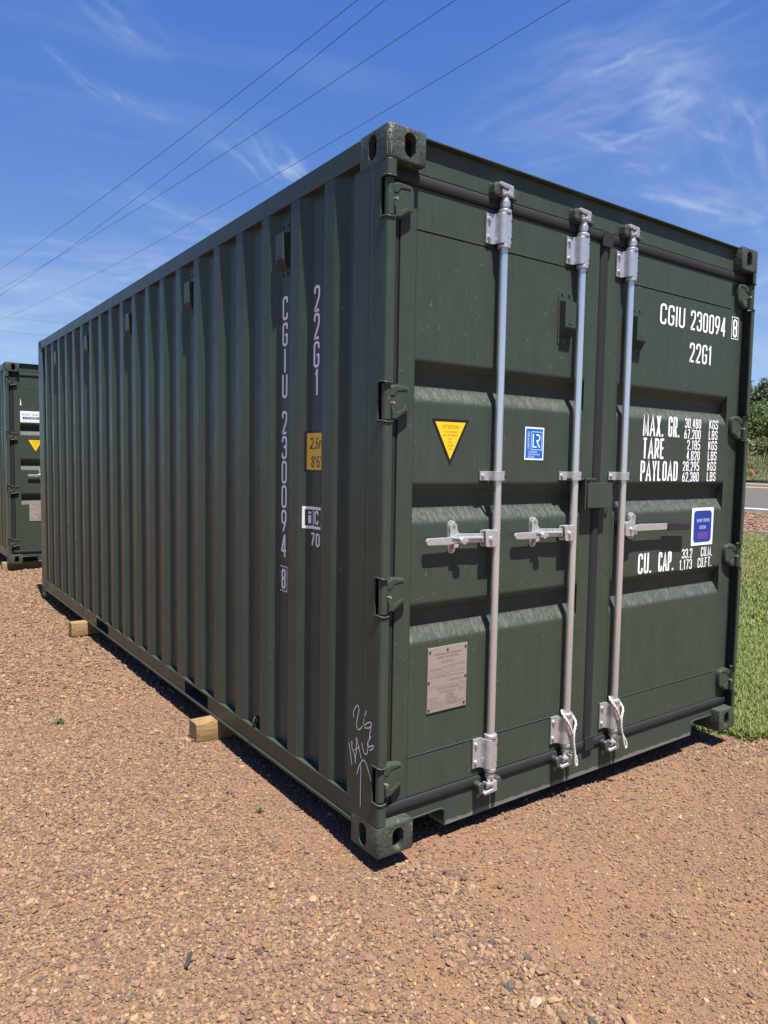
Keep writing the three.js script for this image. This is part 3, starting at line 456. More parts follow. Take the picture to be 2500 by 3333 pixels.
// ------------------------------------------------------------------ the near container
const box = container(0, 0, 0, {});
tag(box, 'large dark green shipping container with white stencilled lettering, doors facing the viewer', 'container', 'green shipping containers');
lockingBar(box, 0.571, { dir: -1, catchAt: 0.212 }); lockingBar(box, 1.035, { dir: -1, catchAt: 0.226 }); lockingBar(box, 1.372, { dir: 1, grip: true, catchAt: 0.108 });
for (const [vx] of [[0.968], [1.462]]) vent(box, (g) => g.position.set(vx, 2.068, ZD));
for (const k of [2, 6, 10, 14, 18]) vent(box, (g) => { g.position.set(0.0355, 2.348, outerFar(k) + 0.072 + 0.064 + 0.034); g.rotation.y = -Math.PI / 2; });
{ // lock box over the meeting doors
  const z1 = -0.003, lb = mesh('lock_box', [extZ(roundPoly([[1.106, 1.252], [1.276, 1.252], [1.277, 1.364], [1.106, 1.362]], 0.006, true, 3), z1 - 0.007, z1, 0.002), bbx(1.262, 1.277, 1.254, 1.36, ZD + 0.002, z1 - 0.005, 0.003), bbx(1.12, 1.27, 1.352, 1.362, ZD + 0.002, z1 - 0.006, 0.002)], M.door, box);
  mesh('lock_box_guard', [bbx(1.088, 1.096, 1.246, 1.384, ZD + 0.001, z1 + 0.001, 0.002), bbx(1.0, 1.088, 1.376, 1.384, ZD + 0.001, ZD + 0.040, 0.002), bbx(1.088, 1.175, 1.374, 1.384, ZD + 0.001, z1 - 0.012, 0.002)], M.door, lb);
  mesh('lock_hook', tube([[1.279, 1.308, -0.02], [1.285, 1.290, -0.02], [1.292, 1.288, -0.02], [1.297, 1.298, -0.02], [1.297, 1.312, -0.02]], 0.004, 20, 8), M.door, lb);
}
{ // ring for lashing on the bottom rail
  mesh('lashing_ring', [new THREE.TorusGeometry(0.022, 0.005, 8, 20).rotateY(0.5).translate(0.014, 0.198, -1.03), bbx(0.012, 0.034, 0.172, 0.186, -1.05, -1.015, 0.003)], M.dark, box);
}
{ // lettering on the doors
  const D = onDoor(ZD), T = (s, a, b, v, h, t) => lettering(box, s, a, b, v, h, t, D);
  T('CGIU', 1.650, 1.857, 2.124, 0.098, 0.0112); T('230094', 1.907, 2.230, 2.125, 0.098, 0.0112); T('22G1', 1.910, 2.112, 1.966, 0.098, 0.0112); T('8', 2.303, 2.345, 2.132, 0.096, 0.0115);
  const fr = []; ribbon([[2.291, 2.124], [2.356, 2.124], [2.356, 2.237], [2.291, 2.237]], 0.004, 0.0012, D, fr, true); strokes(box, fr, M.white, 'lettering_frame');
  T('MAX.', 1.551, 1.716, 1.586, 0.100, 0.0115); T('GR.', 1.757, 1.853, 1.587, 0.100, 0.0115); T('TARE', 1.553, 1.732, 1.477, 0.100, 0.0115); T('PAYLOAD', 1.544, 1.852, 1.369, 0.098, 0.0112);
  [['30,480', 1.898], ['67,200', 1.896], ['2,185', 1.925], ['4,820', 1.924], ['28,295', 1.896], ['62,380', 1.895]].forEach(([s, a], i) => { T(s, a, 2.044, 1.636 - i * 0.0542, 0.049, 0.0062); T(i % 2 ? 'LBS' : 'KGS', 2.120, 2.203, 1.638 - i * 0.0542, 0.048, 0.0062); });
  T('CU.', 1.556, 1.664, 0.918, 0.100, 0.0115); T('CAP.', 1.722, 1.853, 0.917, 0.100, 0.0115); T('33.2', 1.924, 2.018, 0.970, 0.049, 0.0062); T('CU.M.', 2.098, 2.204, 0.970, 0.050, 0.0062); T('1,173', 1.906, 2.018, 0.912, 0.052, 0.0062); T('CU.FT.', 2.072, 2.203, 0.912, 0.052, 0.0062);
}
{ // lettering down the left side, on the inner flats
  const S = onSide(0.036), one = (c, z0, z1, v, h) => lettering(box, c, z0, z1, v, h, 0.0112, S);
  [['C', 2.150], ['G', 2.038], ['I', 1.925], ['U', 1.814], ['2', 1.657], ['3', 1.548], ['0', 1.440], ['0', 1.332], ['9', 1.223], ['4', 1.114]].forEach(([c, top]) => one(c, c === 'I' ? -0.806 : -0.824, c === 'I' ? -0.7955 : -0.776, top - 0.102, 0.102));
  one('8', -0.818, -0.780, 0.870, 0.09); const fr = []; ribbon([[-0.833, 0.861], [-0.767, 0.861], [-0.767, 0.970], [-0.833, 0.970]], 0.004, 0.0012, S, fr, true); strokes(box, fr, M.white, 'lettering_frame');
  [['2', 2.148], ['2', 2.038], ['G', 1.925], ['1', 1.814]].forEach(([c, top]) => one(c, c === '1' ? -0.537 : -0.552, c === '1' ? -0.511 : -0.505, top - 0.106, 0.106));
}
function wrapStrip(z0, z1, y0, y1, lift, m, name) {     // foil that follows the folds of the side wall
  const zs = [z0, ...SIDE.map((p) => p[0]).filter((q) => q < z1 && q > z0), z1].sort((a, b) => a - b), P = [], U = [], len = [0];
  for (let i = 1; i < zs.length; i++) len.push(len[i - 1] + Math.hypot(zs[i] - zs[i - 1], depthAt(zs[i]) - depthAt(zs[i - 1])));
  for (let i = 0; i + 1 < zs.length; i++) { const q = (k, y) => [depthAt(zs[k]) - lift, y, zs[k]], ua = len[i] / len.at(-1), ub = len[i + 1] / len.at(-1); const c = [[q(i, y0), [ua, 0]], [q(i + 1, y0), [ub, 0]], [q(i + 1, y1), [ub, 1]], [q(i, y1), [ua, 1]]]; for (const k of [0, 1, 2, 0, 2, 3]) { P.push(...c[k][0]); U.push(...c[k][1]); } }
  const g = new THREE.BufferGeometry(); g.setAttribute('position', new THREE.Float32BufferAttribute(P, 3)); g.setAttribute('uv', new THREE.Float32BufferAttribute(U, 2)); g.computeVertexNormals(); return name ? mesh(name, g, m, box, true) : g;
}
wrapStrip(-0.592, -0.432, 1.397, 1.562, 0.0015, sticker(heightTex), 'height_sticker');
{ // code panel: white frame with two letters, 70 below
  const w = (a, b, c, d) => wrapStrip(a, b, c, d, 0.0014), parts = [w(-0.598, -0.586, 1.160, 1.252), w(-0.586, -0.47, 1.240, 1.252), w(-0.586, -0.47, 1.160, 1.172), w(-0.5445, -0.5395, 1.172, 1.240), w(-0.571, -0.558, 1.182, 1.216), w(-0.571, -0.558, 1.222, 1.231)];
  mesh('lettering', parts, M.white, box); const S = onSide(0.036); lettering(box, 'C', -0.533, -0.500, 1.180, 0.056, 0.0085, S); lettering(box, '70', -0.562, -0.489, 1.088, 0.056, 0.0085, S);
}
{ // stickers and the approval plate on the left door
  const z = ZD + 0.0014, tri = new THREE.BufferGeometry(); tri.setAttribute('position', new THREE.Float32BufferAttribute([0.253, 1.607, z, 0.345, 1.433, z, 0.437, 1.608, z], 3)); tri.setAttribute('uv', new THREE.Float32BufferAttribute([0, 1, 0.5, 0, 1, 1], 2)); tri.computeVertexNormals();
  mesh('warning_sticker', tri, sticker(triTex), box, true);
  mesh('certificate_sticker', quad([[0.749, 1.460, z], [0.863, 1.459, z], [0.864, 1.595, z], [0.750, 1.596, z]]), sticker(lrTex), box, true);
  mesh('instruction_sticker', quad([[2.000, 1.031, z], [2.201, 1.031, z], [2.202, 1.229, z], [1.998, 1.229, z]]), sticker(easyTex), box, true);
  const pl = mesh('approval_plate', quad([[0.257, 0.483, ZD + 0.0052], [0.450, 0.483, ZD + 0.0052], [0.454, 0.733, ZD + 0.0052], [0.255, 0.733, ZD + 0.0052]]), mat({ map: plateTex, roughness: 0.42, metalness: 0.35 }), box, true);
  mesh('plate_back', bbx(0.254, 0.4545, 0.481, 0.735, ZD, ZD + 0.005, 0.001), M.zinc, pl);
  for (const [a, b] of [[0.264, 0.720], [0.352, 0.722], [0.445, 0.722], [0.260, 0.602], [0.447, 0.604], [0.262, 0.495], [0.442, 0.497]]) mesh('plate_rivet', [new THREE.SphereGeometry(0.0055, 10, 6).scale(1, 1, 0.6).translate(a, b, ZD + 0.006)], M.door, pl);
}
{ // paint worn to bare steel and rust down the near top corner casting
  const R = rng(66), rip = (y0, y1, c, wide, a0, seed, m) => { const pos = [], at = (t, y) => { const u = 1 - t; return [2 * u * t * 0 + t * t * 0.02 - 0.0007 * u, y, -(u * u * 0.02) + 0.0007 * t]; }, n = 40; let prev = null; for (let i = 0; i <= n; i++) { const y = lerp(y0, y1, i / n), mid = a0 + 0.10 * (fbm(i * 0.4, 1, 3, seed) - 0.5), w = wide * smooth(0.30, 0.55, fbm(i * 0.3, 2, 3, seed + 3)) + 0.01, cur = [at(Math.max(0.02, mid - w), y), at(Math.min(0.98, mid + w), y)]; if (prev) pos.push(...prev[0], ...prev[1], ...cur[1], ...prev[0], ...cur[1], ...cur[0]); prev = cur; } strokes(box, pos, m, 'worn_edge'); };
  rip(2.486, 2.584, 0, 0.26, 0.55, 5, mat({ color: col(0.22, 0.22, 0.21), roughness: 0.5, metalness: 0.4 })); rip(2.486, 2.58, 0, 0.05, 0.14, 9, mat({ color: col(0.15, 0.07, 0.035), roughness: 0.9 }));
}
{ // chalk writing on the post
  const S = onSide(0.0006), runs = [[[0.483, -0.168], [0.5, -0.171], [0.519, -0.162], [0.537, -0.143], [0.533, -0.136], [0.52, -0.132], [0.491, -0.142], [0.464, -0.149], [0.448, -0.145], [0.444, -0.134], [0.454, -0.119], [0.468, -0.108]], [[0.532, -0.084], [0.501, -0.098], [0.478, -0.103], [0.466, -0.094], [0.469, -0.075], [0.479, -0.058], [0.491, -0.049], [0.498, -0.053], [0.492, -0.072], [0.475, -0.094]], [[0.49, -0.052], [0.463, -0.057], [0.435, -0.062]], [[0.375, -0.197], [0.344, -0.187], [0.296, -0.175]], [[0.38, -0.183], [0.387, -0.174], [0.364, -0.179], [0.346, -0.158], [0.312, -0.149]], [[0.317, -0.153], [0.372, -0.143], [0.417, -0.148], [0.396, -0.136], [0.342, -0.112]], [[0.36, -0.158], [0.382, -0.125]], [[0.404, -0.11], [0.382, -0.102], [0.366, -0.087], [0.375, -0.073], [0.414, -0.067]], [[0.447, -0.05], [0.423, -0.067], [0.408, -0.074], [0.403, -0.063], [0.415, -0.042], [0.42, -0.032], [0.403, -0.038], [0.392, -0.059]], [[0.157, -0.113], [0.233, -0.113], [0.319, -0.112]], [[0.274, -0.137], [0.315, -0.123], [0.344, -0.098], [0.342, -0.083], [0.312, -0.061], [0.283, -0.046]]];
  const out = []; runs.forEach((r, k) => ribbon(roundPoly(r.map(([v, u]) => [u, v]), 0.02, false, 4), 0.0044, k * 0.0002, S, out, false)); strokes(box, out, M.chalk, 'chalk_writing');
}
// ------------------------------------------------------------------ the container behind
const far = container(0.02, 0.03, -8.3, { crossHinges: true });
tag(far, 'dark green shipping container farther back with a white phone sticker on its door', 'container', 'green shipping containers');
lockingBar(far, 0.60, { dir: -1, catchAt: 0.20 }); lockingBar(far, 1.05, { dir: -1, catchAt: 0.226 }); lockingBar(far, 1.40, { dir: -1, catchAt: 0.226 }); lockingBar(far, 1.86, { dir: -1, catchAt: 0.226 });
{
  const z = ZD + 0.0014, tri = new THREE.BufferGeometry(); tri.setAttribute('position', new THREE.Float32BufferAttribute([0.255, 1.612, z, 0.345, 1.455, z, 0.435, 1.612, z], 3)); tri.setAttribute('uv', new THREE.Float32BufferAttribute([0.06, 0.95, 0.5, 0.08, 0.94, 0.95], 2)); tri.computeVertexNormals();
  mesh('warning_sticker', tri, sticker(triTex), far, true);
  mesh('phone_sticker', quad([[0.170, 1.838, z], [0.520, 1.838, z], [0.520, 1.982, z], [0.170, 1.982, z]]), sticker(phoneTex), far, true);
  mesh('approval_plate', quad([[0.258, 0.55, z + 0.003], [0.455, 0.55, z + 0.003], [0.455, 0.80, z + 0.003], [0.258, 0.80, z + 0.003]]), mat({ map: plateTex, roughness: 0.42, metalness: 0.25 }), far, true);
  const o = []; o.push(0.170, 2.055, z, 0.186, 2.055, z, 0.176, 2.148, z); strokes(far, o, M.white, 'paint_remnant');
}
// ------------------------------------------------------------------ the ground
const grassEdge = (x) => 0.01 + 0.2 * (x - 2.42) + 0.05 * (vnoise(x * 3, 1.5, 8) - 0.5);
const isGrass = (x, z) => x > 2.41 + 0.12 * smooth(-0.45, -0.05, z) + 0.08 * (vnoise(z * 4, 3, 7) - 0.5) && z < grassEdge(x) && x < 15.6;
const stony = (x, z) => { // share of coarse stones: much on the left, in a trail off the near corner, little on the trodden sand in front
  const trail = Math.exp(-Math.pow((x - (0.09 - 0.10 * z + 0.04 * Math.sin(z * 9))) / 0.13, 2)) * smooth(-0.05, 0.06, z) * smooth(1.2, 0.7, z);
  const left = smooth(0.10, -0.55, x + 0.25 * (fbm(x * 2, z * 2, 3, 4) - 0.5)), right = smooth(1.0, 2.0, x) * 0.16;
  return Math.min(1, Math.max(left, right, trail * 1.1, 0.10) * (0.55 + 0.9 * fbm(x * 1.7, z * 1.7, 3, 90)));
};
function groundY(x, z) {
  let y = -0.046 + 0.022 * (fbm(x * 0.9 + 5, z * 0.9, 3, 2) - 0.5) + 0.012 * (fbm(x * 5, z * 5, 3, 3) - 0.5);
  y -= 0.012 * Math.exp(-((x - 0.05) ** 2 + (z - 0.02) ** 2) / 0.06);
  y += 0.020 * Math.exp(-((x + 0.12) ** 2 + (z + 1.5) ** 2) / 0.10);
  y -= 0.052 * smooth(0.2, 2.4, x) * smooth(-12, -1, z); return y - 0.03 * smooth(-6, -9, z);
}
function grid(xs, zs, fy, keep = () => true) {
  const pos = [], idx = [], uv = [], nx = xs.length; for (const z of zs) for (const x of xs) { pos.push(x, fy(x, z), z); uv.push(x, z); }
  for (let j = 0; j + 1 < zs.length; j++) for (let i = 0; i + 1 < nx; i++) { if (!keep((xs[i] + xs[i + 1]) / 2, (zs[j] + zs[j + 1]) / 2)) continue; const a = j * nx + i; idx.push(a, a + nx, a + 1, a + 1, a + nx, a + nx + 1); }
  const g = new THREE.BufferGeometry(); g.setAttribute('position', new THREE.Float32BufferAttribute(pos, 3)); g.setAttribute('uv', new THREE.Float32BufferAttribute(uv, 2)); g.setIndex(idx); g.computeVertexNormals(); return g;
}
const span = (a, b, d) => { const n = Math.ceil((b - a) / d), o = []; for (let i = 0; i <= n; i++) o.push(a + (b - a) * i / n); return o; };
function surface(name, g, m, kind = 'structure', label, category) { const o = new THREE.Mesh(g, m); o.name = numbered(name); o.receiveShadow = true; o.castShadow = true; tag(o, label, category, null, kind); scene.add(o); return o; }
// sand and fine grit
const gritTex = dataTex(2048, 2048, (i, j) => {
  let best = 9, id = 0; const S = 7, N = 293, gx = i / S, gy = j / S; for (let a = -1; a <= 1; a++) for (let b = -1; b <= 1; b++) { const cx = Math.floor(gx) + a, cy = Math.floor(gy) + b, m = (v) => ((v % N) + N) % N, dx = cx + hash2(m(cx), m(cy), 5) - gx, dy = cy + hash2(m(cx), m(cy), 6) - gy, d = dx * dx + dy * dy; if (d < best) { best = d; id = hash2(m(cx), m(cy), 7); } }
  const n = fbm(i / 128, j / 128, 4, 3, 16), k = 0.72 + 0.5 * id + (hash2(i, j, 2) - 0.5) * 0.16 - (best > 0.32 ? 0.12 : 0), p = smooth(0.35, 0.7, n + (id - 0.5) * 0.3);
  return [0.208 * k * lerp(1.05, 0.98, p), lerp(0.123, 0.113, p) * k, lerp(0.060, 0.071, p) * k];
}, true, [0.9, 0.9]);
const gritBump = dataTex(1024, 1024, (i, j) => { const v = 0.5 * fbm(i / 6, j / 6, 3, 30) + 0.5 * fbm(i / 40, j / 40, 3, 33); return [v, v, v]; }, false, [1.8, 1.8]);
const grit = mat({ map: gritTex, roughness: 0.95, bumpMap: gritBump, bumpScale: 0.006 });
const soilTex = dataTex(512, 512, (i, j) => { const n = fbm(i / 32, j / 32, 5, 8, 16), k = 0.7 + 0.6 * n; return [0.085 * k, 0.095 * k, 0.04 * k]; }, true, [0.2, 0.2]);
const soil = mat({ map: soilTex, roughness: 1 });
{ const far1 = [-900, -300, -100, -40, -20, -10, -5], near = [5, 10, 16, 21.4];
  surface('ground', grid([...far1, 0, ...near, 60, 150, 400, 900], [-900, -300, -120, -60, -30, -15, -8, 0, 8, 20, 60, 200, 600], (x, z) => -0.16 - (Math.hypot(x, z) > 60 ? 0.1 : 0)), soil, 'structure', 'flat open ground under and around the yard', 'ground'); }
const yard = surface('gravel_yard', grid([...span(-26, -3.4, 1.2), ...span(-3.2, 3.6, 0.034), ...span(4.2, 15.6, 1.2)], [...span(-34, -10.5, 1.2), ...span(-10.2, 1.9, 0.034), ...span(2.4, 26, 1.2)], groundY, (x, z) => !(x > 2.5 && z < grassEdge(x) - 0.12)), grit, 'structure', 'reddish tan gravel yard in front of the containers', 'gravel');
// lawn ground
const lawnTex = dataTex(1024, 1024, (i, j) => { const n = fbm(i / 64, j / 64, 5, 18, 16), f = fbm(i / 4, j / 9, 3, 19), d = smooth(0.48, 0.66, n + (f - 0.5) * 0.25), k = 0.6 + 0.8 * f; return [lerp(0.068, 0.15, d) * k, lerp(0.09, 0.125, d) * k, lerp(0.022, 0.055, d) * k]; }, true, [0.35, 0.35]);
const lawnY = (x, z) => -0.098 + 0.05 * smooth(3, 10, x) + 0.03 * (fbm(x * 0.7, z * 0.7, 3, 12) - 0.5) * smooth(2.4, 3.4, x);
surface('lawn', grid(span(2.40, 15.8, 0.22), span(-40, 8, 0.4).concat([]), lawnY, (x, z) => z < grassEdge(Math.max(x, 2.42)) + 0.1), mat({ map: lawnTex, roughness: 1 }), 'structure', 'mown green lawn beside the container', 'lawn');
// shoulder, road and its lines, bank
const roadY = (x) => -0.05 + 0.033 * (x - 21.8);
const shoulderTex = dataTex(1024, 1024, (i, j) => { let best = 9, id = 0; const S = 16, gx = i / S, gy = j / S; for (let a = -1; a <= 1; a++) for (let b = -1; b <= 1; b++) { const cx = Math.floor(gx) + a, cy = Math.floor(gy) + b, m = (v) => ((v % 64) + 64) % 64, dx = cx + hash2(m(cx), m(cy), 15) - gx, dy = cy + hash2(m(cx), m(cy), 16) - gy, d = dx * dx + dy * dy; if (d < best) { best = d; id = hash2(m(cx), m(cy), 17); } } const k = 0.6 + 0.8 * id - (best > 0.4 ? 0.25 : 0); return [0.19 * k, 0.118 * k, 0.096 * k]; }, true, [0.5, 0.5]);
surface('road_shoulder', grid(span(15.1, 21.9, 0.3), span(-60, 20, 0.6), (x, z) => -0.055 + 0.03 * (fbm(x, z, 3, 44) - 0.5) + 0.012), mat({ map: shoulderTex, roughness: 1, bumpMap: shoulderTex, bumpScale: 0.02 }), 'structure', 'strip of pinkish gravel between lawn and road', 'gravel');
const asphTex = dataTex(1024, 1024, (i, j) => { const n = fbm(i / 128, j / 512, 4, 28, 8), k = 0.86 + 0.25 * (n - 0.5) + 0.22 * (hash2(i, j, 8) - 0.5) + 0.15 * (vnoise(i / 3, j / 3, 4) - 0.5); return [0.098 * k, 0.083 * k, 0.080 * k]; }, true, [0.22, 0.06]);
{ const R = surface('road', grid([21.75, ...span(22, 39.6, 2.2)], span(-160, 80, 12), (x) => roadY(x) + 0.02), mat({ map: asphTex, roughness: 0.9 }), 'structure', 'asphalt road with painted lines beyond the lawn', 'road');
  const line = (n, a, b, c) => mesh(n, quad([[a, roadY(a) + 0.026, 80], [b, roadY(b) + 0.026, 80], [b, roadY(b) + 0.026, -160], [a, roadY(a) + 0.026, -160]]), mat({ color: c, roughness: 0.8 }), R);
  line('edge_line', 23.0, 23.36, col(0.5, 0.49, 0.47)); line('edge_line', 37.72, 38.15, col(0.42, 0.37, 0.35)); line('centre_line', 34.66, 34.95, col(0.45, 0.28, 0.08)); line('centre_line', 35.12, 35.42, col(0.45, 0.28, 0.08)); }
const bankY = (x, z) => 0.52 + 0.12 * smooth(39, 44, x) + 1.05 * smooth(43.5, 50, x) + 1.0 * smooth(50, 60, x) + 1.5 * smooth(60, 80, x) + 0.5 * (fbm(x * 0.15, z * 0.15, 3, 4) - 0.5) * smooth(45, 50, x);
const bankTex = dataTex(512, 512, (i, j) => { const n = fbm(i / 40, j / 40, 5, 48, 13), k = 0.6 + 0.8 * fbm(i / 5, j / 5, 2, 6); return [lerp(0.08, 0.15, n) * k, lerp(0.10, 0.14, n) * k, 0.045 * k]; }, true, [0.15, 0.15]);
surface('grass_bank', grid(span(39.4, 130, 2), span(-170, 80, 4), bankY), mat({ map: bankTex, roughness: 1 }), 'structure', 'rising grassy bank beyond the road', 'bank');
// ------------------------------------------------------------------ loose stones: uncountable, three shapes, tinted one by one
function stoneGeo(seed, detail) {
  const g = new THREE.IcosahedronGeometry(1, detail), p = g.attributes.position, R = rng(seed), key = new Map();
  for (let i = 0; i < p.count; i++) { const k = [p.getX(i), p.getY(i), p.getZ(i)].map((v) => v.toFixed(3)).join(); if (!key.has(k)) key.set(k, 0.72 + R() * 0.5); const s = key.get(k); p.setXYZ(i, p.getX(i) * s, p.getY(i) * s, p.getZ(i) * s); }
  const f = flat(g); f.computeVertexNormals(); return f;
}
const STONE = [[0.22, 0.134, 0.0758], [0.215, 0.119, 0.0778], [0.191, 0.11, 0.0713], [0.158, 0.0935, 0.0695], [0.258, 0.169, 0.0911], [0.23, 0.135, 0.0606], [0.138, 0.0817, 0.0669], [0.101, 0.0817, 0.0713], [0.287, 0.21, 0.134]];
const stoneMat = mat({ color: 0xffffff, roughness: 0.92 });
{
  const R = rng(77), lists = [[], [], [], []];
  const put = (x, z, r) => { const v = R() * 100, c = v < 20 ? 0 : v < 40 ? 1 : v < 56 ? 2 : v < 66 ? 3 : v < 79 ? 4 : v < 88 ? 5 : v < 94.5 ? 6 : v < 96.8 ? 7 : 8; lists[r > 0.0085 ? 3 : Math.floor(R() * 3)].push([x, z, r, c]); };
  const free = (x, z) => !(x > 0.12 && x < 2.40 && z < -0.35 && z > -6.0) && !isGrass(x, z);
  const scatter = (n, x0, x1, z0, z1, size, want) => { for (let i = 0; i < n; i++) { const x = lerp(x0, x1, R()), z = lerp(z0, z1, R()); if (free(x, z) && R() < want(x, z)) put(x, z, size()); } };
  const dist = (x, z) => Math.hypot(x + 1.47, z - 2.05);
  scatter(380000, -2.2, 2.7, -2.2, 1.5, () => 0.0015 + R() * R() * 0.0030, (x, z) => (dist(x, z) < 4.2 ? 1 : 0.5) * (0.25 + 0.75 * smooth(0.3, 0.62, fbm(x * 2.2, z * 2.2, 4, 5))));
  scatter(240000, -2.4, 2.6, -2.6, 1.5, () => 0.0032 + R() * 0.0036, (x, z) => 0.10 + 0.84 * stony(x, z));
  scatter(30000, -2.4, 2.6, -3.0, 1.5, () => 0.0068 + R() * R() * R() * 0.0095, (x, z) => 0.02 + 0.8 * stony(x, z) ** 1.5);
  scatter(9000, -0.3, 0.5, -0.02, 1.2, () => 0.005 + R() * R() * 0.010, (x, z) => 0.26 * smooth(0.35, 0.8, Math.exp(-Math.pow((x - (0.09 - 0.10 * z + 0.04 * Math.sin(z * 9))) / 0.15, 2)) * (0.5 + fbm(x * 6, z * 6, 2, 12))));
  scatter(90000, -2.6, 1.2, -9.5, -2.4, () => 0.0045 + R() * R() * 0.010, (x, z) => 0.8);
  scatter(40000, 2.2, 4.2, 0.0, 1.6, () => 0.003 + R() * R() * 0.009, () => 0.8);
  scatter(60000, -6, 5, 1.4, 4.2, () => 0.004 + R() * R() * 0.008, () => 1); scatter(50000, -7, -2.3, -10, 1.6, () => 0.005 + R() * R() * 0.009, () => 1); scatter(24000, 2.6, 7, 0.2, 1.8, () => 0.004 + R() * R() * 0.008, () => 1);
  scatter(9000, 15, 22, -24, -2, () => 0.012 + R() * 0.03, () => 1);
  const geos = [stoneGeo(1, 0), stoneGeo(2, 0), stoneGeo(3, 0), stoneGeo(4, 1)], m4 = new THREE.Matrix4(), q = new THREE.Quaternion(), e = new THREE.Euler(), c = new THREE.Color();
  lists.forEach((l, k) => {
    const im = new THREE.InstancedMesh(geos[k], stoneMat, l.length); im.name = ['gravel_grit', 'gravel_chips', 'gravel_pebbles', 'gravel_stones'][k]; im.castShadow = im.receiveShadow = true;
    l.forEach(([x, z, r, ci], i) => { const sx = r * (0.9 + R() * 0.6), sy = r * (0.5 + R() * 0.5), sz = r * (0.8 + R() * 0.5), gy = x > 15 ? -0.045 : groundY(x, z); e.set((R() - 0.5) * 0.9, R() * 6.28, (R() - 0.5) * 0.9); m4.compose(V(x, gy + sy * (0.3 + R() * 0.5), z), q.setFromEuler(e), V(sx, sy, sz)); im.setMatrixAt(i, m4); const t = 0.66 + R() * 0.66, s = STONE[ci]; c.setRGB(s[0] * t, s[1] * t, s[2] * t); im.setColorAt(i, c); });
    tag(im, ['fine reddish grit lying over the yard', 'small tan stone chips lying over the yard', 'small pinkish pebbles lying over the yard', 'coarser pink and tan stones strewn over the yard'][k], 'gravel', null, 'stuff'); scene.add(im);
  });
}
// ------------------------------------------------------------------ lawn grass, flowers
function bladeTuft(seed, n, h, spread, lean, wide = 1) {
  const R = rng(seed), pos = [];
  for (let i = 0; i < n; i++) {
    const a = R() * 6.28, bxx = (R() - 0.5) * spread, bz = (R() - 0.5) * spread, hh = h * (0.55 + R() * 0.6), w = (0.0022 + R() * 0.0016) * wide, l = lean * (0.3 + R()) * hh, dx = Math.cos(a), dz = Math.sin(a), px = -dz * w, pz = dx * w;
    const P = (t) => [bxx + dx * l * t * t, hh * (t - 0.25 * lean * t * t), bz + dz * l * t * t], A = P(0), B = P(0.55), C = P(1);
    const qd = (u, v, wu, wv) => { const p1 = [u[0] - px * wu, u[1], u[2] - pz * wu], p2 = [u[0] + px * wu, u[1], u[2] + pz * wu], p3 = [v[0] + px * wv, v[1], v[2] + pz * wv], p4 = [v[0] - px * wv, v[1], v[2] - pz * wv]; pos.push(...p1, ...p2, ...p3); if (wv) pos.push(...p1, ...p3, ...p4); };
    qd(A, B, 1, 0.8); qd(B, C, 0.8, 0);
  }
  const g = new THREE.BufferGeometry(); g.setAttribute('position', new THREE.Float32BufferAttribute(pos, 3)); g.computeVertexNormals(); return g;
}
const leafMat = (c, tr = 0.3) => phys({ color: c, roughness: 0.75, transmission: tr, thickness: 0, side: THREE.DoubleSide });
const bladeMat = leafMat(col(1, 1, 1), 0.25); 
function instanced(name, g, m, list, label, category, kind = 'stuff') { // list of [x,y,z,scaleXZ,scaleY,turn,r,g,b]
  const im = new THREE.InstancedMesh(g, m, list.length), m4 = new THREE.Matrix4(), q = new THREE.Quaternion(), c = new THREE.Color(); im.name = numbered(name); im.castShadow = im.receiveShadow = true;
  list.forEach((l, i) => { m4.compose(V(l[0], l[1], l[2]), q.setFromAxisAngle(V(0, 1, 0), l[5]), V(l[3], l[4], l[3])); im.setMatrixAt(i, m4); im.setColorAt(i, c.setRGB(l[6], l[7], l[8])); }); tag(im, label, category, null, kind); scene.add(im); return im;
}
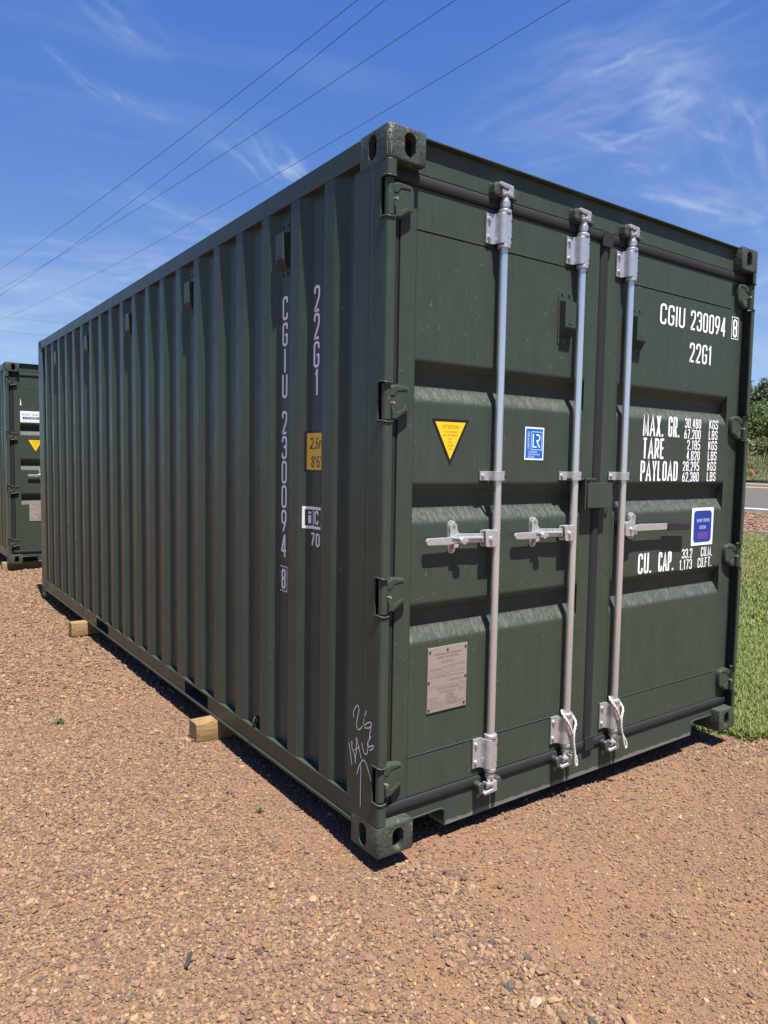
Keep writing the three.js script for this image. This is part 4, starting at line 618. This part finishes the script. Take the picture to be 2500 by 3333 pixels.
{
  const R = rng(31), a = [], b = [];
  const tuft = (x, z, s, list) => { const dry = Math.max(smooth(0.40, 0.58, fbm(x * 0.5, z * 0.5, 3, 66)) * smooth(4.5, 8, x), 0.9 * smooth(9, 12.5, x)), k = 0.75 + R() * 0.5, y = R() < 0.2 ? R() : dry * R(); list.push([x, lawnY(x, z) - 0.006, z, s, s * (0.8 + R() * 0.5), R() * 6.28, lerp(0.15, 0.30, y) * k, lerp(0.20, 0.25, y) * k, lerp(0.034, 0.095, y) * k]); };
  for (let i = 0; i < 26000; i++) { const x = 2.36 + R() * 2.6, z = -2.6 + R() * 3.3; if (isGrass(x, z)) tuft(x, z, 0.8 + R() * 0.7, a); }
  for (let i = 0; i < 46000; i++) { const x = 4.4 + R() * R() * 11.2, z = -8.5 + R() * 9; if (isGrass(x, z)) tuft(x, z, 1.0 + R() * 0.9, b); }
  instanced('lawn_grass', bladeTuft(5, 9, 0.046, 0.05, 0.75), bladeMat, a, 'long green grass blades at the container corner', 'grass');
  instanced('lawn_grass', bladeTuft(6, 10, 0.036, 0.09, 0.6), bladeMat, b, 'green and straw coloured lawn grass stretching to the road', 'grass');
  const fl = []; for (let i = 0; i < 2600; i++) { const x = 4.2 + R() * 8, z = -7 + R() * 7.5; if (isGrass(x, z) && fbm(x * 0.9, z * 0.9, 2, 55) > 0.56) fl.push([x, lawnY(x, z) + 0.045 + R() * 0.02, z, 1, 1, R() * 6, 0.42, 0.33, 0.015]); }
  instanced('lawn_flowers', new THREE.SphereGeometry(0.013, 7, 5).scale(1, 0.45, 1), mat({ color: 0xffffff, roughness: 0.8 }), fl, 'small yellow flowers scattered in the lawn', 'flowers');
  const straw = []; for (let i = 0; i < 420; i++) { const x = 1.2 + R() * 2.2, z = -0.1 + R() * 0.9; if (R() < 0.3 + 0.5 * smooth(1.5, 2.6, x)) straw.push([x, groundY(x, z) + 0.006, z, 0.5 + R(), 1, R() * 6.28, 0.26, 0.21, 0.125]); }
  instanced('dry_straw', new THREE.BoxGeometry(0.045, 0.0015, 0.003), mat({ color: 0xffffff, roughness: 0.9 }), straw, 'bits of dry straw on the gravel by the lawn', 'straw');
}
const weedGeo = [bladeTuft(11, 16, 0.035, 0.03, 0.9), bladeTuft(12, 10, 0.03, 0.025, 0.9)], weedMat = leafMat(col(0.10, 0.15, 0.05), 0.2);
[[-0.618, -2.176, 1.6, 'weed tuft alone on the gravel at left, out from the near timber'], [-0.887, -1.104, 0.9, 'weed tuft on the gravel nearest the left edge of the picture'], [-0.150, -0.640, 1.0, 'weed tuft near the bottom rail, between near timber and near corner'], [-0.05, -0.899, 0.7, 'tiny weed tuft in the shadow line beside the bottom rail']].forEach(([x, z, s, label], i) => {
  const w = mesh('weed', weedGeo[i % 2].clone().translate(0, 0, 0), weedMat); w.position.set(x, groundY(x, z) - 0.002, z); w.scale.setScalar(s); tag(w, label, 'weed', 'weeds on the gravel');
});
{ const s = mesh('wood_sliver', extZ(roundPoly([[-0.036, -0.004], [-0.01, -0.008], [0.03, -0.006], [0.037, 0.0], [0.02, 0.007], [-0.03, 0.006]], 0.003, true, 2), -0.003, 0.003, 0.001), mat({ color: col(0.035, 0.032, 0.03), roughness: 0.9 })); s.position.set(-0.73, groundY(-0.73, 0.068) + 0.012, 0.068); s.rotation.set(-Math.PI / 2, 0, 1.0); tag(s, 'dark sliver of wood lying on the gravel in the foreground', 'wood'); }
// ------------------------------------------------------------------ timbers under the containers
const woodTex = dataTex(512, 512, (i, j) => { const g = fbm(i / 90, j / 5 + fbm(i / 60, j / 60, 3, 2) * 4, 4, 3), k = 0.5 + 0.85 * g, st = smooth(0.62, 0.75, fbm(i / 50, j / 30, 4, 9)); return [lerp(0.29, 0.24, st) * k, lerp(0.19, 0.11, st) * k, lerp(0.085, 0.05, st) * k]; }, true, [3, 3]);
const endTex = dataTex(512, 512, (i, j) => { const x = (i - 180) / 512, y = (j - 620) / 512, r = Math.hypot(x, y) + 0.02 * fbm(i / 60, j / 60, 3, 5), ring = 0.5 + 0.5 * Math.sin(r * 130 + 2 * fbm(i / 30, j / 30, 2, 6)), k = 0.62 + 0.4 * ring + 0.15 * (hash2(i, j) - 0.5); return [0.25 * k, 0.17 * k, 0.08 * k]; }, true, [10, 10]);
const woodMat = mat({ map: woodTex, roughness: 0.85, bumpMap: woodTex, bumpScale: 0.001 }), endMat = mat({ map: endTex, roughness: 0.9 });
function timber(x0, x1, y0, y1, z0, z1, label) {
  const t = group('timber', 0, 0, 0), body = extX(roundPoly([[z0, y0], [z1, y0], [z1, y1], [z0, y1]], 0.006, true, 2), x0, x1, 0); mesh('timber_body', body, woodMat, t);
  mesh('sawn_end', extX(roundPoly([[z0 + 0.001, y0 + 0.001], [z1 - 0.001, y0 + 0.001], [z1 - 0.001, y1 - 0.001], [z0 + 0.001, y1 - 0.001]], 0.006, true, 2), x0 - 0.002, x0 - 0.0003, 0), endMat, t); tag(t, label, 'timber', 'timbers under the containers');
}
timber(-0.116, 2.40, -0.030, 0.0755, -1.552, -1.452, 'sawn timber block sticking out under the near container, nearer one with orange stain on top');
timber(-0.125, 2.40, -0.036, 0.0755, -4.265, -4.172, 'sawn timber block sticking out under the near container, farther one towards its back end');
timber(-0.03, 2.40, -0.085, 0.0290, -8.61, -8.49, 'timber under the front corner of the container farther back');
// ------------------------------------------------------------------ ropes tied to two locking bars
const ropeMat = mat({ color: col(0.5, 0.47, 0.42), roughness: 0.95 });
function rope(xb, yo, label, bend) {
  const z0 = 0.012, R = rng(4), top = 0.346 + yo;
  const strand = (pts, r) => { const cv = new THREE.CatmullRomCurve3(pts.map((p) => V(...p))), n = 110, out = []; for (let s = 0; s < 3; s++) { const c = []; const fr = cv.computeFrenetFrames(n, false); for (let i = 0; i <= n; i++) { const p = cv.getPointAt(i / n), a = i * 0.62 + s * 2.094; c.push(p.add(fr.normals[i].clone().multiplyScalar(Math.cos(a) * r * 0.55)).add(fr.binormals[i].clone().multiplyScalar(Math.sin(a) * r * 0.55))); } out.push(new THREE.TubeGeometry(new THREE.CatmullRomCurve3(c), n, r * 0.62, 5)); } return out; };
  const yj = 0.262 + yo, low = 0.112 + yo, o = [];
  o.push(...strand([[xb + 0.002, yj, z0 + 0.002], [xb - 0.026, yj + 0.055, 0.008], [xb - 0.032, top - 0.008, -0.008], [xb - 0.026, top + 0.004, -0.024], [xb, top + 0.006, -0.040], [xb + 0.026, top - 0.004, -0.024], [xb + 0.031, top - 0.026, -0.006], [xb + 0.028, yj + 0.04, 0.010], [xb + 0.006, yj, z0 + 0.008], [xb + 0.004, yj - 0.04, z0 + 0.010], [xb + 0.010 + bend * 0.3, lerp(yj, low, 0.6), z0 + 0.012], [xb + 0.016 + bend, low, z0 + 0.012], [xb + 0.026 + bend, low + 0.004, z0 + 0.010], [xb + 0.024 + bend, low + 0.03, z0 + 0.008], [xb + 0.012 + bend * 0.4, lerp(yj, low, 0.5), z0 + 0.002], [xb + 0.004, yj - 0.012, z0 - 0.002]], 0.0052));
  const m = mesh('rope', o, ropeMat); tag(m, label, 'rope', 'ropes tied to the locking bars');
}
rope(1.035, 0, 'white twisted rope on the middle locking bar of the near container', 0.004); rope(1.372, 0.0, 'white twisted rope on the rightmost locking bar of the near container', 0.022);
// ------------------------------------------------------------------ overhead wires
const wireMat = mat({ color: col(0.045, 0.05, 0.055), roughness: 0.6, metalness: 0.3 });
{ const ph = THREE.MathUtils.degToRad(5), dv = V(-Math.sin(ph), 0, -Math.cos(ph)), n = V(Math.cos(ph), 0, -Math.sin(ph));
  [[8.23, 0.00104, -0.0470, 9.898, 'topmost'], [8.96, 0.00115, -0.0840, 10.638, 'second from the top'], [9.39, 0.00098, -0.0370, 9.684, 'third from the top'], [11.2, 0.00090, -0.0540, 10.059, 'lowest']].forEach(([c, k, b, a, w], i) => {
    const FIT = [[0.00104, -0.047, 9.898], [0.0011, -0.084, 10.638], [0.00095, -0.037, 9.684], [0.00088, -0.054, 10.059]][i], pts = [];
    for (let s = -16; s <= 64; s += 4) pts.push(V(camera.position.x, 0, camera.position.z).addScaledVector(dv, s).addScaledVector(n, c).setY(FIT[0] * s * s + FIT[1] * s + FIT[2]));
    const m = mesh('power_line', new THREE.TubeGeometry(new THREE.CatmullRomCurve3(pts), 80, 0.0056, 6), wireMat); tag(m, 'dark overhead wire crossing the blue sky, ' + w + ' of the four', 'wire', 'overhead wires');
  });
}
{ const U = (az, el, r) => { const a = THREE.MathUtils.degToRad(az), e = THREE.MathUtils.degToRad(el); return V(camera.position.x + r * Math.sin(a) , camera.position.y + r * Math.tan(e), camera.position.z - r * Math.cos(a)); };
  [[9.0, 'upper'], [8.1, 'lower']].forEach(([el, w]) => { const a = U(-6, el + 0.45, 95), b = U(34, el - 0.35, 112), p = []; for (let i = 0; i <= 12; i++) { const t = i / 12; p.push(a.clone().lerp(b, t).add(V(0, -2.4 * 4 * t * (1 - t) * 0.25, 0))); } tag(mesh('power_line', new THREE.TubeGeometry(new THREE.CatmullRomCurve3(p), 40, 0.011, 5), wireMat), 'faint far wire low in the sky at left, ' + w + ' of the two', 'wire', 'far overhead wires'); });
}
// ------------------------------------------------------------------ marker post by the road
{ const g = group('marker_post', 44, 0.60, -21.2), dir = V(0, 0.63, -0.42).normalize(), q = new THREE.Quaternion().setFromUnitVectors(V(0, 1, 0), dir);
  const lat = (l, m, n) => { const ms = mesh(n, new THREE.LatheGeometry(l.map((p) => new THREE.Vector2(...p)), 14), m, g); ms.quaternion.copy(q); };
  lat([[0, -0.06], [0.05, -0.06], [0.05, 0.24], [0.038, 0.26], [0.0, 0.26]], mat({ color: col(0.58, 0.57, 0.55), roughness: 0.6 }), 'post_base'); lat([[0.0, 0.262], [0.052, 0.262], [0.055, 0.28], [0.055, 0.72], [0.045, 0.75], [0, 0.755]], mat({ color: col(0.5, 0.10, 0.02), roughness: 0.6 }), 'post_sleeve');
  tag(g, 'leaning orange and white marker post at the far side of the road', 'marker post'); }
// ------------------------------------------------------------------ trees and bushes beyond the road
function crown(seed, n, rx, ry, leaf, pine) {     // leaf-sized faces in clumps through the crown's volume
  const R = rng(seed), pos = [], clumps = [];
  for (let i = 0; i < n; i++) { const u = R() * 2 - 1, a = R() * 6.28, rr = Math.sqrt(1 - u * u), d = 0.45 + 0.55 * Math.sqrt(R()), lump = 0.8 + 0.4 * fbm(a * 1.3 + seed, u * 3 + 5, 3, seed); let f = 1; if (pine) f = 0.35 + 0.75 * (1 - (u + 1) / 2) ; clumps.push([Math.cos(a) * rr * rx * d * lump * f, u * ry * d * lump, Math.sin(a) * rr * rx * d * lump * f, 0.16 + R() * 0.22]); }
  for (const [cx, cy, cz, cr] of clumps) for (let k = 0; k < 22; k++) {
    const dx = (R() + R() - 1) * cr * rx * 0.9, dy = (R() + R() - 1) * cr * rx * 0.7, dz = (R() + R() - 1) * cr * rx * 0.9, s = leaf * (0.6 + R() * 0.8), t = V(R() - 0.5, R() - 0.5, R() - 0.5).normalize(), b = t.clone().cross(V(R() - 0.5, R() * 0.6 + 0.2, R() - 0.5)).normalize(), w = pine ? 0.28 : 0.55, c = V(cx + dx, cy + dy, cz + dz);
    const A = c.clone().addScaledVector(t, s), B = c.clone().addScaledVector(b, s * w), C = c.clone().addScaledVector(t, -s), E = c.clone().addScaledVector(b, -s * w); pos.push(...A.toArray(), ...B.toArray(), ...C.toArray(), ...A.toArray(), ...C.toArray(), ...E.toArray());
  }
  const g = new THREE.BufferGeometry(); g.setAttribute('position', new THREE.Float32BufferAttribute(pos, 3)); g.computeVertexNormals(); return g;
}
const barkMat = mat({ color: col(0.10, 0.075, 0.055), roughness: 0.95 });
const leafG = leafMat(col(0.115, 0.165, 0.03), 0.4), leafD = leafMat(col(0.105, 0.125, 0.06), 0.25), leafS = leafMat(col(0.15, 0.165, 0.055), 0.35);
const CR = { leafy: crown(7, 420, 2.5, 2.4, 0.13), pine: crown(9, 640, 2.6, 4.4, 0.20, true), bush: crown(13, 260, 1.3, 0.95, 0.10) };
function limb(h, r) { const o = [cyl([0, -0.3, 0], [0.05, h * 0.55, 0.03], r, 8, r * 0.65), cyl([0.05, h * 0.55, 0.03], [0, h, 0], r * 0.65, 8, r * 0.2)]; for (let i = 0; i < 6; i++) { const a = i * 1.9, y = h * (0.4 + i * 0.08); o.push(cyl([0.03, y, 0.02], [Math.cos(a) * h * 0.25, y + h * 0.14, Math.sin(a) * h * 0.25], r * 0.35, 6, r * 0.12)); } return o; }
function plant(kind, name, x, z, s, h, label, category, grp) {
  const y = bankY(x, z), g = group(name, x, y, z, (x * 7 + z * 3) % 6); 
  mesh(kind === 'bush' ? 'stem' : 'trunk', limb(h * 0.9, kind === 'bush' ? 0.05 : 0.18), barkMat, g);
  const c = mesh(kind === 'bush' ? 'foliage' : 'crown', CR[kind], { leafy: leafG, pine: leafD, bush: leafS }[kind], g); c.position.y = h * (kind === 'bush' ? 0.5 : 0.6); c.scale.set(s, s * (kind === 'pine' ? 1 : 1), s); tag(g, label, category, grp);
}
plant('pine', 'pine_tree', 72, -35.4, 0.86, 4.3, 'grey green pine topping the trees at the right edge beyond the road', 'tree', 'trees beyond the road');
plant('pine', 'pine_tree', 72.5, -38.3, 0.86, 4.1, 'grey green pine just behind the container edge beyond the road', 'tree', 'trees beyond the road');
plant('pine', 'pine_tree', 73, -32.4, 0.9, 4.2, 'grey green pine beyond the road, mostly past the right edge', 'tree', 'trees beyond the road');
plant('leafy', 'leafy_tree', 60, -29.2, 0.82, 3.4, 'bright green leafy tree below the pines beyond the road', 'tree', 'trees beyond the road');
plant('leafy', 'leafy_tree', 61, -32.2, 0.8, 3.3, 'green leafy tree touching the container edge beyond the road', 'tree', 'trees beyond the road');
plant('leafy', 'leafy_tree', 61, -26.4, 0.85, 3.3, 'green leafy tree beyond the road, mostly past the right edge', 'tree', 'trees beyond the road');
plant('bush', 'bush', 51, -24.9, 1.05, 1.5, 'olive bush on the bank straight above the marker post', 'bush', 'bushes on the bank');
plant('bush', 'bush', 52, -26.9, 1.1, 1.7, 'olive bush on the bank beside the container edge', 'bush', 'bushes on the bank');
plant('bush', 'bush', 51, -22.8, 1.1, 1.5, 'olive bush on the bank at the right edge of the picture', 'bush', 'bushes on the bank');
plant('bush', 'bush', 49.5, -25.6, 0.8, 0.8, 'lower olive bush on the bank between marker post and container edge', 'bush', 'bushes on the bank');
{ // the wood that runs on along the bank on both sides
  const R = rng(15), a = [], b = []; for (let i = 0; i < 90; i++) { const z = -150 + R() * 240, x = 74 + R() * 26, s = 0.8 + R() * 0.5; if (Math.abs(z + 35) < 6 && x < 80) continue; a.push([x, bankY(x, z) + 2.2, z, s, s, R() * 6, 0.068, 0.086, 0.038]); } for (let i = 0; i < 60; i++) { const z = -150 + R() * 240, x = 60 + R() * 8, s = 0.7 + R() * 0.4; if (Math.abs(z + 29) < 6) continue; b.push([x, bankY(x, z) + 1.6, z, s, s, R() * 6, 0.09, 0.13, 0.026]); }
  const wm = leafMat(col(1, 1, 1), 0.25); instanced('woods', CR.pine, wm, a, 'dark wood running on along the road behind the nearer trees', 'woods'); instanced('woods', CR.leafy, wm, b, 'leafy edge of the wood running on along the road', 'woods'); }
{ const R = rng(91), l = []; for (let i = 0; i < 42000; i++) { const x = 39.9 + R() * R() * 15, z = -36 + R() * 22, y = R() < 0.4 ? 1 : R() * 0.6, k = 0.7 + R() * 0.6; l.push([x, bankY(x, z) - 0.03, z, 1.4 + R(), (0.7 + R() * 1.1 * smooth(40, 43, x)) * (Math.abs(z + 20.6 + (44 - x) * 0.45) < 1.3 && x < 44.4 ? 0.3 : 1), R() * 6.28, lerp(0.09, 0.20, y) * k, lerp(0.125, 0.18, y) * k, lerp(0.03, 0.08, y) * k]); }
  instanced('tall_grass', bladeTuft(22, 8, 0.5, 0.3, 0.5, 5), bladeMat, l, 'tall seeding grass on the bank beyond the road', 'grass'); }
renderer.render(scene, camera);
